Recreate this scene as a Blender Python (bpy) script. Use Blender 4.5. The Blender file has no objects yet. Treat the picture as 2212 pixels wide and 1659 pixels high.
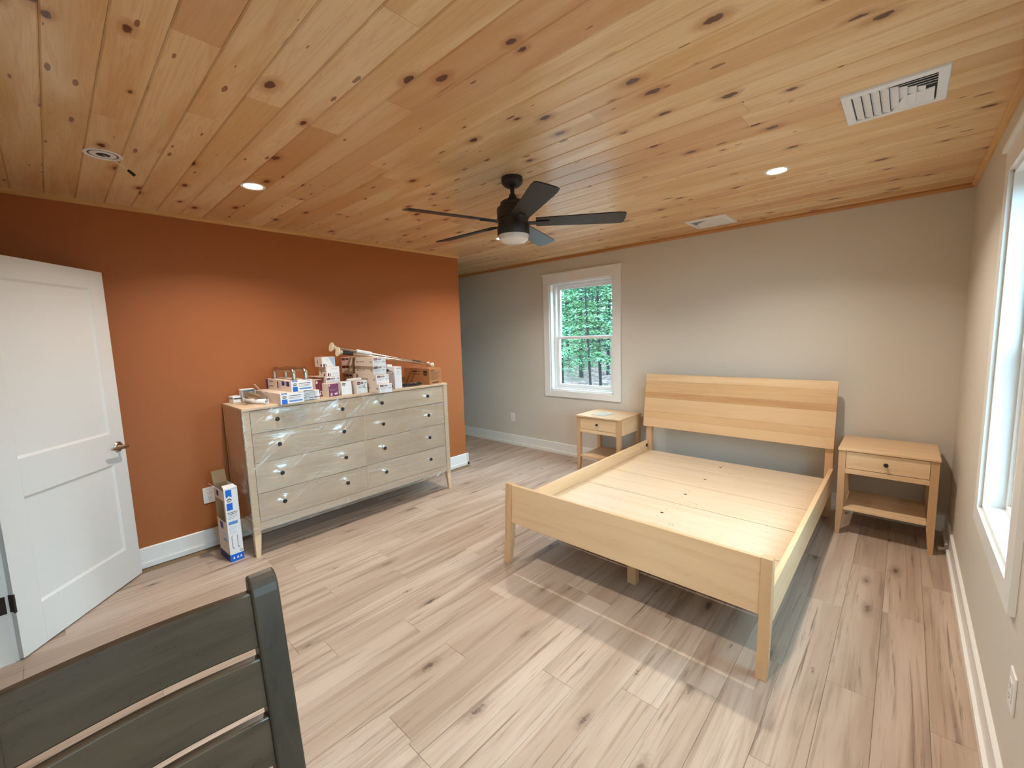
import bpy, math, random
from mathutils import Vector, Matrix

# ------------------------------------------------------------------ camera
IMG_W, IMG_H = 2212, 1659
YAW, PITCH, ROLL, FPX = 0.7471, -0.1129, -0.0313, 919.526
CAM = Vector((-0.2932, -4.3113, 1.5191))
sc = bpy.context.scene
COL = sc.collection
_f = Vector((-math.sin(YAW) * math.cos(PITCH), math.cos(YAW) * math.cos(PITCH), math.sin(PITCH)))
_r = Vector((math.cos(YAW), math.sin(YAW), 0))
_u = _r.cross(_f)
_r2 = math.cos(ROLL) * _r + math.sin(ROLL) * _u
_u2 = -math.sin(ROLL) * _r + math.cos(ROLL) * _u
cd = bpy.data.cameras.new('camera')
cam = bpy.data.objects.new('camera', cd)
COL.objects.link(cam)
cd.sensor_width = 36.0
cd.sensor_fit = 'HORIZONTAL'
cd.lens = FPX / IMG_W * 36.0
cd.clip_start = 0.02
cd.clip_end = 300
cam.matrix_world = Matrix(((_r2.x, _u2.x, -_f.x, CAM.x), (_r2.y, _u2.y, -_f.y, CAM.y), (_r2.z, _u2.z, -_f.z, CAM.z), (0, 0, 0, 1)))
sc.camera = cam

# ------------------------------------------------------------------ sky, exposure
SKY_COLOR = (0.52, 0.78, 1.0, 1)
SKY_STRENGTH = 18.0
CAN_POWER = 14.0
CAN_COLOR = (1.0, 0.92, 0.81)
EXPOSURE = 0.3
w = bpy.data.worlds.new('overcast_sky')
sc.world = w
w.use_nodes = True
bg = w.node_tree.nodes['Background']
bg.inputs[0].default_value = SKY_COLOR
bg.inputs[1].default_value = SKY_STRENGTH
sc.view_settings.view_transform = 'Standard'
sc.view_settings.look = 'None'
sc.view_settings.exposure = EXPOSURE
sc.view_settings.gamma = 1.0
sc.view_settings.use_curve_mapping = False
sc.cycles.max_bounces = 6
sc.cycles.diffuse_bounces = 4
sc.cycles.glossy_bounces = 3
sc.cycles.transparent_max_bounces = 8
sc.cycles.use_light_tree = False
sc.cycles.caustics_reflective = False
sc.cycles.caustics_refractive = False
sc.cycles.sample_clamp_indirect = 6.0

H = 2.44                      # ceiling height
XL, XR, YB, YF = -4.106, 0.0, 0.0, -4.58   # orange wall, right wall, back wall, front wall
YC = -1.045                   # corner where the orange wall ends
XP = -7.2                     # end of the passage behind the orange wall
rng = random.Random(7)


# ------------------------------------------------------------------ materials
def srgb(r, g, b):
    def f(c):
        c /= 255.0
        return c / 12.92 if c <= 0.04045 else ((c + 0.055) / 1.055) ** 2.4
    return (f(r), f(g), f(b), 1.0)


def new_mat(name):
    m = bpy.data.materials.new(name)
    m.use_nodes = True
    nt = m.node_tree
    return m, nt, nt.nodes['Principled BSDF']


def ND(nt, typ, **kw):
    n = nt.nodes.new(typ)
    for k, v in kw.items():
        setattr(n, k, v)
    return n


def MATH(nt, op, a, b=None, clamp=False):
    n = ND(nt, 'ShaderNodeMath', operation=op, use_clamp=clamp)
    for i, v in enumerate((a, b)):
        if v is None:
            continue
        if isinstance(v, (int, float)):
            n.inputs[i].default_value = v
        else:
            nt.links.new(v, n.inputs[i])
    return n.outputs[0]


def RANGE(nt, v, a, b, c, d):
    n = ND(nt, 'ShaderNodeMapRange')
    n.interpolation_type = 'SMOOTHSTEP'
    nt.links.new(v, n.inputs[0])
    for i, x in enumerate((a, b, c, d)):
        n.inputs[1 + i].default_value = x
    return n.outputs[0]


def MIX(nt, fac, a, b, mode='MIX'):
    n = ND(nt, 'ShaderNodeMix', data_type='RGBA', blend_type=mode)
    for i, v in ((0, fac), (6, a), (7, b)):
        if isinstance(v, (int, float, tuple)):
            n.inputs[i].default_value = v
        else:
            nt.links.new(v, n.inputs[i])
    return n.outputs[2]


def COORD(nt, scale, offset=True, kind='Object'):
    tc = ND(nt, 'ShaderNodeTexCoord')
    mp = ND(nt, 'ShaderNodeMapping')
    src = tc.outputs[kind]
    if offset:
        oi = ND(nt, 'ShaderNodeObjectInfo')
        cm = ND(nt, 'ShaderNodeCombineXYZ')
        nt.links.new(MATH(nt, 'MULTIPLY', oi.outputs['Random'], 37.0), cm.inputs[0])
        nt.links.new(MATH(nt, 'MULTIPLY', oi.outputs['Random'], 91.0), cm.inputs[1])
        nt.links.new(MATH(nt, 'MULTIPLY', oi.outputs['Random'], 53.0), cm.inputs[2])
        va = ND(nt, 'ShaderNodeVectorMath', operation='ADD')
        nt.links.new(src, va.inputs[0])
        nt.links.new(cm.outputs[0], va.inputs[1])
        src = va.outputs[0]
    nt.links.new(src, mp.inputs[0])
    mp.inputs['Scale'].default_value = scale
    return mp.outputs[0], src


def NOISE(nt, vec, scale, detail=4.0, rough=0.55, dist=0.0):
    n = ND(nt, 'ShaderNodeTexNoise')
    nt.links.new(vec, n.inputs['Vector'])
    n.inputs['Scale'].default_value = scale
    n.inputs['Detail'].default_value = detail
    n.inputs['Roughness'].default_value = rough
    n.inputs['Distortion'].default_value = dist
    return n.outputs[0]


def BUMP(nt, p, h, strength, dist=0.002):
    b = ND(nt, 'ShaderNodeBump')
    b.inputs['Strength'].default_value = strength
    b.inputs['Distance'].default_value = dist
    nt.links.new(h, b.inputs['Height'])
    nt.links.new(b.outputs[0], p.inputs['Normal'])


def paint(name, col, rough=0.6, tex=0.06, spec=0.5):
    m, nt, p = new_mat(name)
    v, _ = COORD(nt, (1, 1, 1), False)
    n = NOISE(nt, v, 1.3, 3)
    c2 = tuple(x * 0.94 for x in col[:3]) + (1,)
    nt.links.new(MIX(nt, n, col, c2), p.inputs['Base Color'])
    p.inputs['Roughness'].default_value = rough
    p.inputs['Specular IOR Level'].default_value = spec
    if tex:
        BUMP(nt, p, NOISE(nt, v, 260, 2), tex, 0.001)
    return m


def plain(name, col, rough=0.5, metal=0.0, spec=0.5):
    m, nt, p = new_mat(name)
    v, _ = COORD(nt, (1, 1, 1), False)
    n = NOISE(nt, v, 40, 3)
    c2 = tuple(x * 0.92 for x in col[:3]) + (1,)
    nt.links.new(MIX(nt, n, col, c2), p.inputs['Base Color'])
    p.inputs['Roughness'].default_value = rough
    p.inputs['Metallic'].default_value = metal
    p.inputs['Specular IOR Level'].default_value = spec
    return m


def wood(name, light, dark, axis=0, rough=0.4, streak=0.5, vary=0.25, fine=1.0):
    """straight grained timber, grain running along the given axis, tone different for each piece"""
    m, nt, p = new_mat(name)
    s = [22.0, 22.0, 22.0]
    s[axis] = 1.1
    v, _ = COORD(nt, s)
    g1 = NOISE(nt, v, 1.0, 5, 0.6, 0.6)
    s2 = [110.0, 110.0, 110.0]
    s2[axis] = 4.0
    v2, _ = COORD(nt, s2)
    g2 = NOISE(nt, v2, 1.0, 3, 0.6)
    s3 = [5.0, 5.0, 5.0]
    s3[axis] = 1.0
    v3, _ = COORD(nt, s3)
    g3 = NOISE(nt, v3, 1.0, 4, 0.6, 1.5)
    f = RANGE(nt, g1, 0.42, 0.72, 0.0, streak)
    c = MIX(nt, f, light, dark)
    c = MIX(nt, MATH(nt, 'MULTIPLY', RANGE(nt, g2, 0.55, 0.8, 0, 1), 0.35 * fine), c, dark)
    mid = tuple((a * 0.55 + b * 0.45) for a, b in zip(light[:3], dark[:3])) + (1,)
    c = MIX(nt, RANGE(nt, g3, 0.45, 0.65, 0, 0.45), c, mid)
    fig = MATH(nt, 'ABSOLUTE', MATH(nt, 'SINE', MATH(nt, 'MULTIPLY', g3, 34.0)))
    c = MIX(nt, MATH(nt, 'MULTIPLY', RANGE(nt, fig, 0.0, 0.16, 0.6, 0.0), RANGE(nt, g1, 0.42, 0.6, 0, 1)), c, dark)
    oi = ND(nt, 'ShaderNodeObjectInfo')
    c = MIX(nt, MATH(nt, 'MULTIPLY', oi.outputs['Random'], vary), c, tuple((a * 0.35 + b * 0.65) for a, b in zip(light[:3], dark[:3])) + (1,))
    nt.links.new(c, p.inputs['Base Color'])
    p.inputs['Roughness'].default_value = rough
    BUMP(nt, p, g2, 0.05, 0.001)
    return m


def pine_ceiling():
    """varnished knotty pine: boards run along x"""
    m, nt, p = new_mat('knotty_pine')
    light, tan, amber, knotc = srgb(236, 204, 158), srgb(220, 178, 124), srgb(198, 140, 88), srgb(84, 44, 27)
    vk, src = COORD(nt, (2.9, 5.6, 0.0))
    vor = ND(nt, 'ShaderNodeTexVoronoi', voronoi_dimensions='2D')
    nt.links.new(vk, vor.inputs['Vector'])
    vor.inputs['Scale'].default_value = 1.0
    vor.inputs['Randomness'].default_value = 0.9
    sep = ND(nt, 'ShaderNodeSeparateColor')
    nt.links.new(vor.outputs['Color'], sep.inputs[0])
    # knot size differs from cell to cell, many cells have none
    rad = MATH(nt, 'MULTIPLY', RANGE(nt, sep.outputs[0], 0.25, 1.0, 0.0, 1.0), 0.10)
    wob = NOISE(nt, src, 45.0, 3, 0.6)
    d = MATH(nt, 'ADD', vor.outputs['Distance'], MATH(nt, 'MULTIPLY', MATH(nt, 'SUBTRACT', wob, 0.5), 0.085))
    rel = MATH(nt, 'DIVIDE', d, MATH(nt, 'ADD', rad, 0.004))
    knot = MATH(nt, 'MULTIPLY', RANGE(nt, rel, 0.65, 1.0, 1.0, 0.0), MATH(nt, 'GREATER_THAN', rad, 0.012))
    halo = MATH(nt, 'MULTIPLY', RANGE(nt, rel, 0.9, 2.6, 1.0, 0.0), MATH(nt, 'GREATER_THAN', rad, 0.012))
    # grain that swirls a little round the knots
    vg, _ = COORD(nt, (0.9, 16.0, 16.0))
    sh = ND(nt, 'ShaderNodeVectorMath', operation='ADD')
    cmb = ND(nt, 'ShaderNodeCombineXYZ')
    nt.links.new(MATH(nt, 'MULTIPLY', halo, 0.7), cmb.inputs[1])
    nt.links.new(vg, sh.inputs[0])
    nt.links.new(cmb.outputs[0], sh.inputs[1])
    g1 = NOISE(nt, sh.outputs[0], 1.0, 4, 0.55, 1.1)
    wave = MATH(nt, 'SINE', MATH(nt, 'MULTIPLY', g1, 46.0))
    vb, _ = COORD(nt, (0.8, 7.0, 7.0))
    g2 = NOISE(nt, vb, 1.0, 3, 0.5, 0.8)
    vf, _ = COORD(nt, (4.0, 170.0, 170.0))
    g3 = NOISE(nt, vf, 1.0, 2)
    c = MIX(nt, RANGE(nt, g2, 0.38, 0.66, 0.0, 1.0), light, tan)
    c = MIX(nt, MATH(nt, 'MULTIPLY', RANGE(nt, wave, 0.2, 1.0, 0, 1), 0.22), c, amber)
    c = MIX(nt, MATH(nt, 'MULTIPLY', RANGE(nt, g3, 0.5, 0.8, 0, 1), 0.18), c, amber)
    oi = ND(nt, 'ShaderNodeObjectInfo')
    c = MIX(nt, RANGE(nt, oi.outputs['Random'], 0.45, 1.0, 0.0, 0.62), c, amber)
    c = MIX(nt, MATH(nt, 'MULTIPLY', halo, 0.5), c, srgb(166, 98, 52))
    # pin knots
    v5, _ = COORD(nt, (4.2, 15.0, 0.0))
    vp = ND(nt, 'ShaderNodeTexVoronoi', voronoi_dimensions='2D')
    nt.links.new(v5, vp.inputs['Vector'])
    vp.inputs['Scale'].default_value = 1.0
    sp2 = ND(nt, 'ShaderNodeSeparateColor')
    nt.links.new(vp.outputs['Color'], sp2.inputs[0])
    r5 = MATH(nt, 'MULTIPLY', RANGE(nt, sp2.outputs[1], 0.74, 1.0, 0.0, 1.0), 0.12)
    pin = MATH(nt, 'MULTIPLY', MATH(nt, 'LESS_THAN', MATH(nt, 'ADD', vp.outputs['Distance'], MATH(nt, 'MULTIPLY', MATH(nt, 'SUBTRACT', wob, 0.5), 0.12)), r5), 0.8)
    c = MIX(nt, pin, c, srgb(112, 62, 36))
    # resin streaks and dashes across the grain
    vs, _ = COORD(nt, (2.2, 26.0, 26.0))
    st = NOISE(nt, vs, 1.0, 3, 0.5, 0.4)
    c = MIX(nt, RANGE(nt, st, 0.72, 0.80, 0.0, 0.75), c, srgb(120, 66, 36))
    ring = MATH(nt, 'MULTIPLY', RANGE(nt, MATH(nt, 'SINE', MATH(nt, 'MULTIPLY', rel, 17.0)), 0.0, 1.0, 0, 1), 0.35)
    kc = MIX(nt, ring, knotc, srgb(140, 80, 50))
    c = MIX(nt, knot, c, kc)
    nt.links.new(c, p.inputs['Base Color'])
    p.inputs['Roughness'].default_value = 0.32
    p.inputs['Specular IOR Level'].default_value = 0.5
    p.inputs['Coat Weight'].default_value = 0.35
    p.inputs['Coat Roughness'].default_value = 0.16
    BUMP(nt, p, g1, 0.04, 0.003)
    return m


def vinyl_floor():
    """greige oak-look planks along y"""
    m, nt, p = new_mat('oak_look_plank')
    light, mid, dark, knotc = srgb(194, 174, 157), srgb(172, 149, 131), srgb(128, 107, 92), srgb(80, 66, 58)
    v1, src = COORD(nt, (22.0, 0.8, 1.0))
    g1 = NOISE(nt, v1, 1.0, 5, 0.6, 0.9)
    v2, _ = COORD(nt, (6.0, 0.55, 1.0))
    g2 = NOISE(nt, v2, 1.0, 3, 0.55, 0.5)
    v3, _ = COORD(nt, (150.0, 5.0, 1.0))
    g3 = NOISE(nt, v3, 1.0, 3, 0.6)
    v4, _ = COORD(nt, (42.0, 1.4, 1.0))
    g4 = NOISE(nt, v4, 1.0, 5, 0.65, 0.7)
    c = MIX(nt, RANGE(nt, g2, 0.36, 0.66, 0.0, 1.0), light, mid)
    c = MIX(nt, RANGE(nt, g1, 0.48, 0.70, 0.0, 0.62), c, dark)
    c = MIX(nt, RANGE(nt, g4, 0.56, 0.72, 0.0, 0.85), c, srgb(100, 80, 67))
    c = MIX(nt, MATH(nt, 'MULTIPLY', RANGE(nt, g3, 0.5, 0.8, 0, 1), 0.22), c, dark)
    # knots
    vk, _ = COORD(nt, (4.2, 1.5, 0.0))
    vor = ND(nt, 'ShaderNodeTexVoronoi', voronoi_dimensions='2D')
    nt.links.new(vk, vor.inputs['Vector'])
    vor.inputs['Scale'].default_value = 1.0
    sep = ND(nt, 'ShaderNodeSeparateColor')
    nt.links.new(vor.outputs['Color'], sep.inputs[0])
    rad = MATH(nt, 'MULTIPLY', RANGE(nt, sep.outputs[0], 0.35, 1.0, 0.0, 1.0), 0.075)
    wob = NOISE(nt, src, 60.0, 4, 0.65)
    d = MATH(nt, 'ADD', vor.outputs['Distance'], MATH(nt, 'MULTIPLY', MATH(nt, 'SUBTRACT', wob, 0.5), 0.16))
    rel = MATH(nt, 'DIVIDE', d, MATH(nt, 'ADD', rad, 0.004))
    has = MATH(nt, 'GREATER_THAN', rad, 0.01)
    c = MIX(nt, MATH(nt, 'MULTIPLY', MATH(nt, 'MULTIPLY', RANGE(nt, rel, 0.8, 3.0, 1.0, 0.0), has), 0.45), c, srgb(120, 98, 84))
    c = MIX(nt, MATH(nt, 'MULTIPLY', MATH(nt, 'MULTIPLY', RANGE(nt, rel, 0.4, 1.1, 1.0, 0.0), has), 0.85), c, knotc)
    oi = ND(nt, 'ShaderNodeObjectInfo')
    c = MIX(nt, RANGE(nt, oi.outputs['Random'], 0.35, 1.0, 0.0, 0.42), c, srgb(154, 130, 112))
    nt.links.new(c, p.inputs['Base Color'])
    p.inputs['Roughness'].default_value = 0.40
    BUMP(nt, p, g3, 0.06, 0.001)
    return m


def emission(name, col, strength):
    m, nt, p = new_mat(name)
    p.inputs['Base Color'].default_value = (0.8, 0.8, 0.8, 1)
    p.inputs['Emission Color'].default_value = col
    p.inputs['Emission Strength'].default_value = strength
    return m


def SCHLICK(nt, nrm=None, f0=0.04):
    """reflectance of a thin sheet, the same from both sides"""
    ge = ND(nt, 'ShaderNodeNewGeometry')
    dt = ND(nt, 'ShaderNodeVectorMath', operation='DOT_PRODUCT')
    nt.links.new(nrm if nrm else ge.outputs['Normal'], dt.inputs[0])
    nt.links.new(ge.outputs['Incoming'], dt.inputs[1])
    c = MATH(nt, 'SUBTRACT', 1.0, MATH(nt, 'ABSOLUTE', dt.outputs['Value']), True)
    return MATH(nt, 'ADD', MATH(nt, 'MULTIPLY', MATH(nt, 'POWER', c, 5.0), 1.0 - f0), f0, True)


def pane_glass():
    m = bpy.data.materials.new('window_glass')
    m.use_nodes = True
    nt = m.node_tree
    nt.nodes.clear()
    out = ND(nt, 'ShaderNodeOutputMaterial')
    mx = ND(nt, 'ShaderNodeMixShader')
    tr = ND(nt, 'ShaderNodeBsdfTransparent')
    tr.inputs[0].default_value = (0.86, 0.95, 0.95, 1)
    gl = ND(nt, 'ShaderNodeBsdfGlossy')
    gl.inputs['Roughness'].default_value = 0.02
    nt.links.new(SCHLICK(nt), mx.inputs[0])
    nt.links.new(tr.outputs[0], mx.inputs[1])
    nt.links.new(gl.outputs[0], mx.inputs[2])
    nt.links.new(mx.outputs[0], out.inputs[0])
    return m


def film():
    """stretch wrap: clear, with taut creases that catch the light"""
    m = bpy.data.materials.new('stretch_film')
    m.use_nodes = True
    nt = m.node_tree
    nt.nodes.clear()
    out = ND(nt, 'ShaderNodeOutputMaterial')
    mx = ND(nt, 'ShaderNodeMixShader')
    mx2 = ND(nt, 'ShaderNodeMixShader')
    tr = ND(nt, 'ShaderNodeBsdfTransparent')
    tr.inputs[0].default_value = (0.97, 0.97, 0.97, 1)
    gl = ND(nt, 'ShaderNodeBsdfGlossy')
    gl.inputs['Roughness'].default_value = 0.07
    df = ND(nt, 'ShaderNodeBsdfDiffuse')      # milky film, plus crease highlights painted in as white streaks
    df.inputs['Color'].default_value = (0.96, 0.95, 0.94, 1)
    tc = ND(nt, 'ShaderNodeTexCoord')
    # creases: two families, nearly level ones and a diagonal one
    def fam(rot, sc_, dist):
        mp = ND(nt, 'ShaderNodeMapping')
        mp.inputs['Rotation'].default_value = rot
        mp2 = ND(nt, 'ShaderNodeMapping')
        mp2.inputs['Scale'].default_value = sc_
        nt.links.new(tc.outputs['Object'], mp.inputs[0])
        nt.links.new(mp.outputs[0], mp2.inputs[0])
        return NOISE(nt, mp2.outputs[0], 1.0, 4, 0.6, dist)
    a = fam((math.radians(4), 0, 0), (3.0, 3.2, 55.0), 0.5)
    b = fam((math.radians(-38), 0, 0), (3.0, 1.6, 34.0), 0.3)
    k = fam((0, 0, 0), (1.6, 1.7, 2.2), 0.5)
    h = MATH(nt, 'ADD', a, MATH(nt, 'MULTIPLY', b, RANGE(nt, k, 0.42, 0.62, 0.0, 1.2)))
    bp = ND(nt, 'ShaderNodeBump')
    bp.inputs['Strength'].default_value = 0.6
    bp.inputs['Distance'].default_value = 0.0035
    nt.links.new(h, bp.inputs['Height'])
    nt.links.new(bp.outputs[0], gl.inputs['Normal'])

    fr = SCHLICK(nt, None, 0.05)
    haze_glints = MATH(nt, 'ADD', RANGE(nt, a, 0.54, 0.70, 0.04, 0.30), MATH(nt, 'MULTIPLY', RANGE(nt, b, 0.54, 0.66, 0.0, 0.42), RANGE(nt, k, 0.45, 0.6, 0, 1)), True)
    nt.links.new(haze_glints, mx.inputs[0])
    nt.links.new(tr.outputs[0], mx.inputs[1])
    nt.links.new(df.outputs[0], mx.inputs[2])
    nt.links.new(MATH(nt, 'MULTIPLY', fr, 2.2, True), mx2.inputs[0])
    nt.links.new(mx.outputs[0], mx2.inputs[1])
    nt.links.new(gl.outputs[0], mx2.inputs[2])
    nt.links.new(mx2.outputs[0], out.inputs[0])
    return m


def leaf_litter():
    m, nt, p = new_mat('leaf_litter')
    v, _ = COORD(nt, (1, 1, 1), False)
    vo = ND(nt, 'ShaderNodeTexVoronoi')
    nt.links.new(v, vo.inputs['Vector'])
    vo.inputs['Scale'].default_value = 9.0
    sp = ND(nt, 'ShaderNodeSeparateColor')
    nt.links.new(vo.outputs['Color'], sp.inputs[0])
    c = MIX(nt, sp.outputs[0], srgb(62, 42, 36), srgb(140, 106, 94))
    c = MIX(nt, RANGE(nt, NOISE(nt, v, 0.5, 4), 0.5, 0.7, 0, 0.6), c, srgb(60, 66, 40))
    nt.links.new(c, p.inputs['Base Color'])
    p.inputs['Roughness'].default_value = 0.9
    BUMP(nt, p, vo.outputs['Distance'], 0.6, 0.05)
    return m


def foliage(name, a, b):
    m, nt, p = new_mat(name)
    v, _ = COORD(nt, (1, 1, 1), True)
    n = NOISE(nt, v, 1.6, 4)
    n2 = NOISE(nt, v, 14.0, 2)
    c = MIX(nt, RANGE(nt, n, 0.35, 0.65, 0, 1), a, b)
    c = MIX(nt, RANGE(nt, n2, 0.5, 0.7, 0, 0.4), c, tuple(x * 0.5 for x in a[:3]) + (1,))
    nt.links.new(c, p.inputs['Base Color'])
    p.inputs['Roughness'].default_value = 0.7
    p.inputs['Transmission Weight'].default_value = 0.0
    return m


M = {}
M['pine'] = pine_ceiling()
M['pine_trim'] = wood('pine_trim', srgb(222, 178, 118), srgb(170, 110, 60), 1, 0.4)
M['pine_trim_x'] = wood('pine_trim_x', srgb(196, 138, 78), srgb(140, 84, 42), 0, 0.4)
M['floor'] = vinyl_floor()
M['orange'] = paint('burnt_orange_paint', srgb(168, 100, 56), 0.55, 0.05, 0.25)
M['greige'] = paint('greige_paint', srgb(214, 206, 194), 0.6, 0.05, 0.25)
M['white'] = paint('white_trim_paint', srgb(238, 238, 236), 0.35, 0.0)
M['door_white'] = paint('door_paint', srgb(224, 224, 222), 0.4, 0.02)
M['plastic_white'] = plain('white_plastic', srgb(240, 240, 238), 0.35)
M['vent_white'] = plain('vent_enamel', srgb(236, 238, 242), 0.35)
M['vent_dark'] = plain('duct_shadow', srgb(58, 60, 64), 0.8)
M['black'] = plain('matt_black', srgb(26, 26, 27), 0.5)
M['fan_black'] = plain('fan_black', srgb(30, 30, 31), 0.42)
M['fan_blade'] = plain('fan_blade_black', srgb(34, 34, 35), 0.38)
M['globe'] = plain('frosted_globe', srgb(236, 236, 232), 0.25)
M['bronze'] = plain('dark_bronze', srgb(62, 58, 54), 0.45, 0.6)
M['nickel'] = plain('satin_nickel', srgb(196, 186, 170), 0.28, 1.0)
M['chrome'] = plain('bright_steel', srgb(214, 206, 196), 0.2, 1.0)
M['maple_x'] = wood('maple_x', srgb(232, 201, 161), srgb(194, 150, 105), 0, 0.30, 0.45, 0.75, 0.6)
M['maple_x_mid'] = wood('maple_x_mid', srgb(214, 176, 132), srgb(184, 138, 94), 0, 0.30, 0.45, 0.2, 0.6)
M['maple_x_deep'] = wood('maple_x_deep', srgb(202, 158, 112), srgb(170, 122, 80), 0, 0.30, 0.5, 0.2, 0.6)
M['maple_y'] = wood('maple_y', srgb(232, 201, 161), srgb(194, 150, 105), 1, 0.30, 0.45, 0.5, 0.6)
M['maple_z'] = wood('maple_z', srgb(210, 173, 132), srgb(178, 134, 94), 2, 0.32, 0.4, 0.5, 0.6)
M['maple_ply'] = wood('maple_plywood', srgb(228, 208, 182), srgb(206, 176, 140), 0, 0.27, 0.35, 0.3, 0.5)
M['dresser_y'] = wood('dresser_maple_y', srgb(224, 202, 174), srgb(182, 148, 114), 1, 0.4, 0.4, 0.5, 0.7)
M['dresser_z'] = wood('dresser_maple_z', srgb(234, 208, 172), srgb(190, 152, 114), 2, 0.4, 0.35, 0.4, 0.7)
M['dresser_x'] = wood('dresser_maple_x', srgb(236, 204, 162), srgb(196, 150, 106), 0, 0.4, 0.35, 0.4, 0.7)
M['chair'] = wood('grey_stained_wood', srgb(82, 66, 50), srgb(40, 32, 25), 1, 0.26, 0.6, 0.4, 1.0)
for _m in ('chair',):  # waxed, not lacquered
    M[_m].node_tree.nodes['Principled BSDF'].inputs['Specular IOR Level'].default_value = 0.42
M['chair_z'] = wood('grey_stained_wood_z', srgb(72, 60, 48), srgb(38, 32, 26), 2, 0.34, 0.6, 0.4, 1.0)
M['chair_z'].node_tree.nodes['Principled BSDF'].inputs['Specular IOR Level'].default_value = 0.15
M['glass'] = pane_glass()
M['film'] = film()
M['carton_white'] = plain('white_carton', srgb(240, 240, 242), 0.45)
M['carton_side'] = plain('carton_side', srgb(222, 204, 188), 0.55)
M['kraft'] = plain('kraft_board', srgb(178, 122, 78), 0.75)
M['kraft_dark'] = plain('kraft_inside', srgb(140, 116, 88), 0.8)
M['blue'] = plain('print_blue', srgb(20, 104, 214), 0.45)
M['blue2'] = plain('print_soft_blue', srgb(92, 146, 214), 0.45)
M['navy'] = plain('print_navy', srgb(24, 32, 116), 0.45)
M['maroon'] = plain('print_maroon', srgb(112, 26, 44), 0.45)
M['plum'] = plain('print_plum', srgb(122, 58, 96), 0.45)
M['maroon_card'] = plain('maroon_carton', srgb(108, 28, 38), 0.45)
M['plum_card'] = plain('plum_carton', srgb(126, 62, 102), 0.45)
M['ink'] = plain('print_dark', srgb(54, 52, 60), 0.5)
M['ink_soft'] = plain('print_grey', srgb(140, 142, 152), 0.5)
M['ink_brown'] = plain('print_brown', srgb(74, 40, 24), 0.6)
M['print_white'] = plain('print_white', srgb(236, 226, 228), 0.5)
M['pale_blue'] = plain('print_pale_blue', srgb(176, 200, 228), 0.5)
M['paper'] = plain('paper', srgb(238, 238, 240), 0.6)
M['card_pale'] = plain('pale_card', srgb(206, 200, 188), 0.2)
M['yellow'] = plain('pale_yellow_pack', srgb(214, 206, 150), 0.4)
M['cream'] = plain('cream_rubber', srgb(226, 212, 184), 0.5)
M['wire'] = plain('wire_white', srgb(226, 222, 214), 0.5)
M['litter'] = leaf_litter()
M['bark'] = plain('bark', srgb(30, 25, 23), 0.9)
M['needle1'] = foliage('hemlock_needles', srgb(52, 92, 62), srgb(108, 142, 92))
M['needle2'] = foliage('hemlock_needles_dark', srgb(26, 54, 40), srgb(60, 92, 60))
M['lens'] = emission('lamp_lens', (1.0, 0.86, 0.66, 1), 30.0)
M['lens'].cycles.emission_sampling = 'NONE'
M['siding'] = paint('grey_siding', srgb(150, 150, 148), 0.7)


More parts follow.
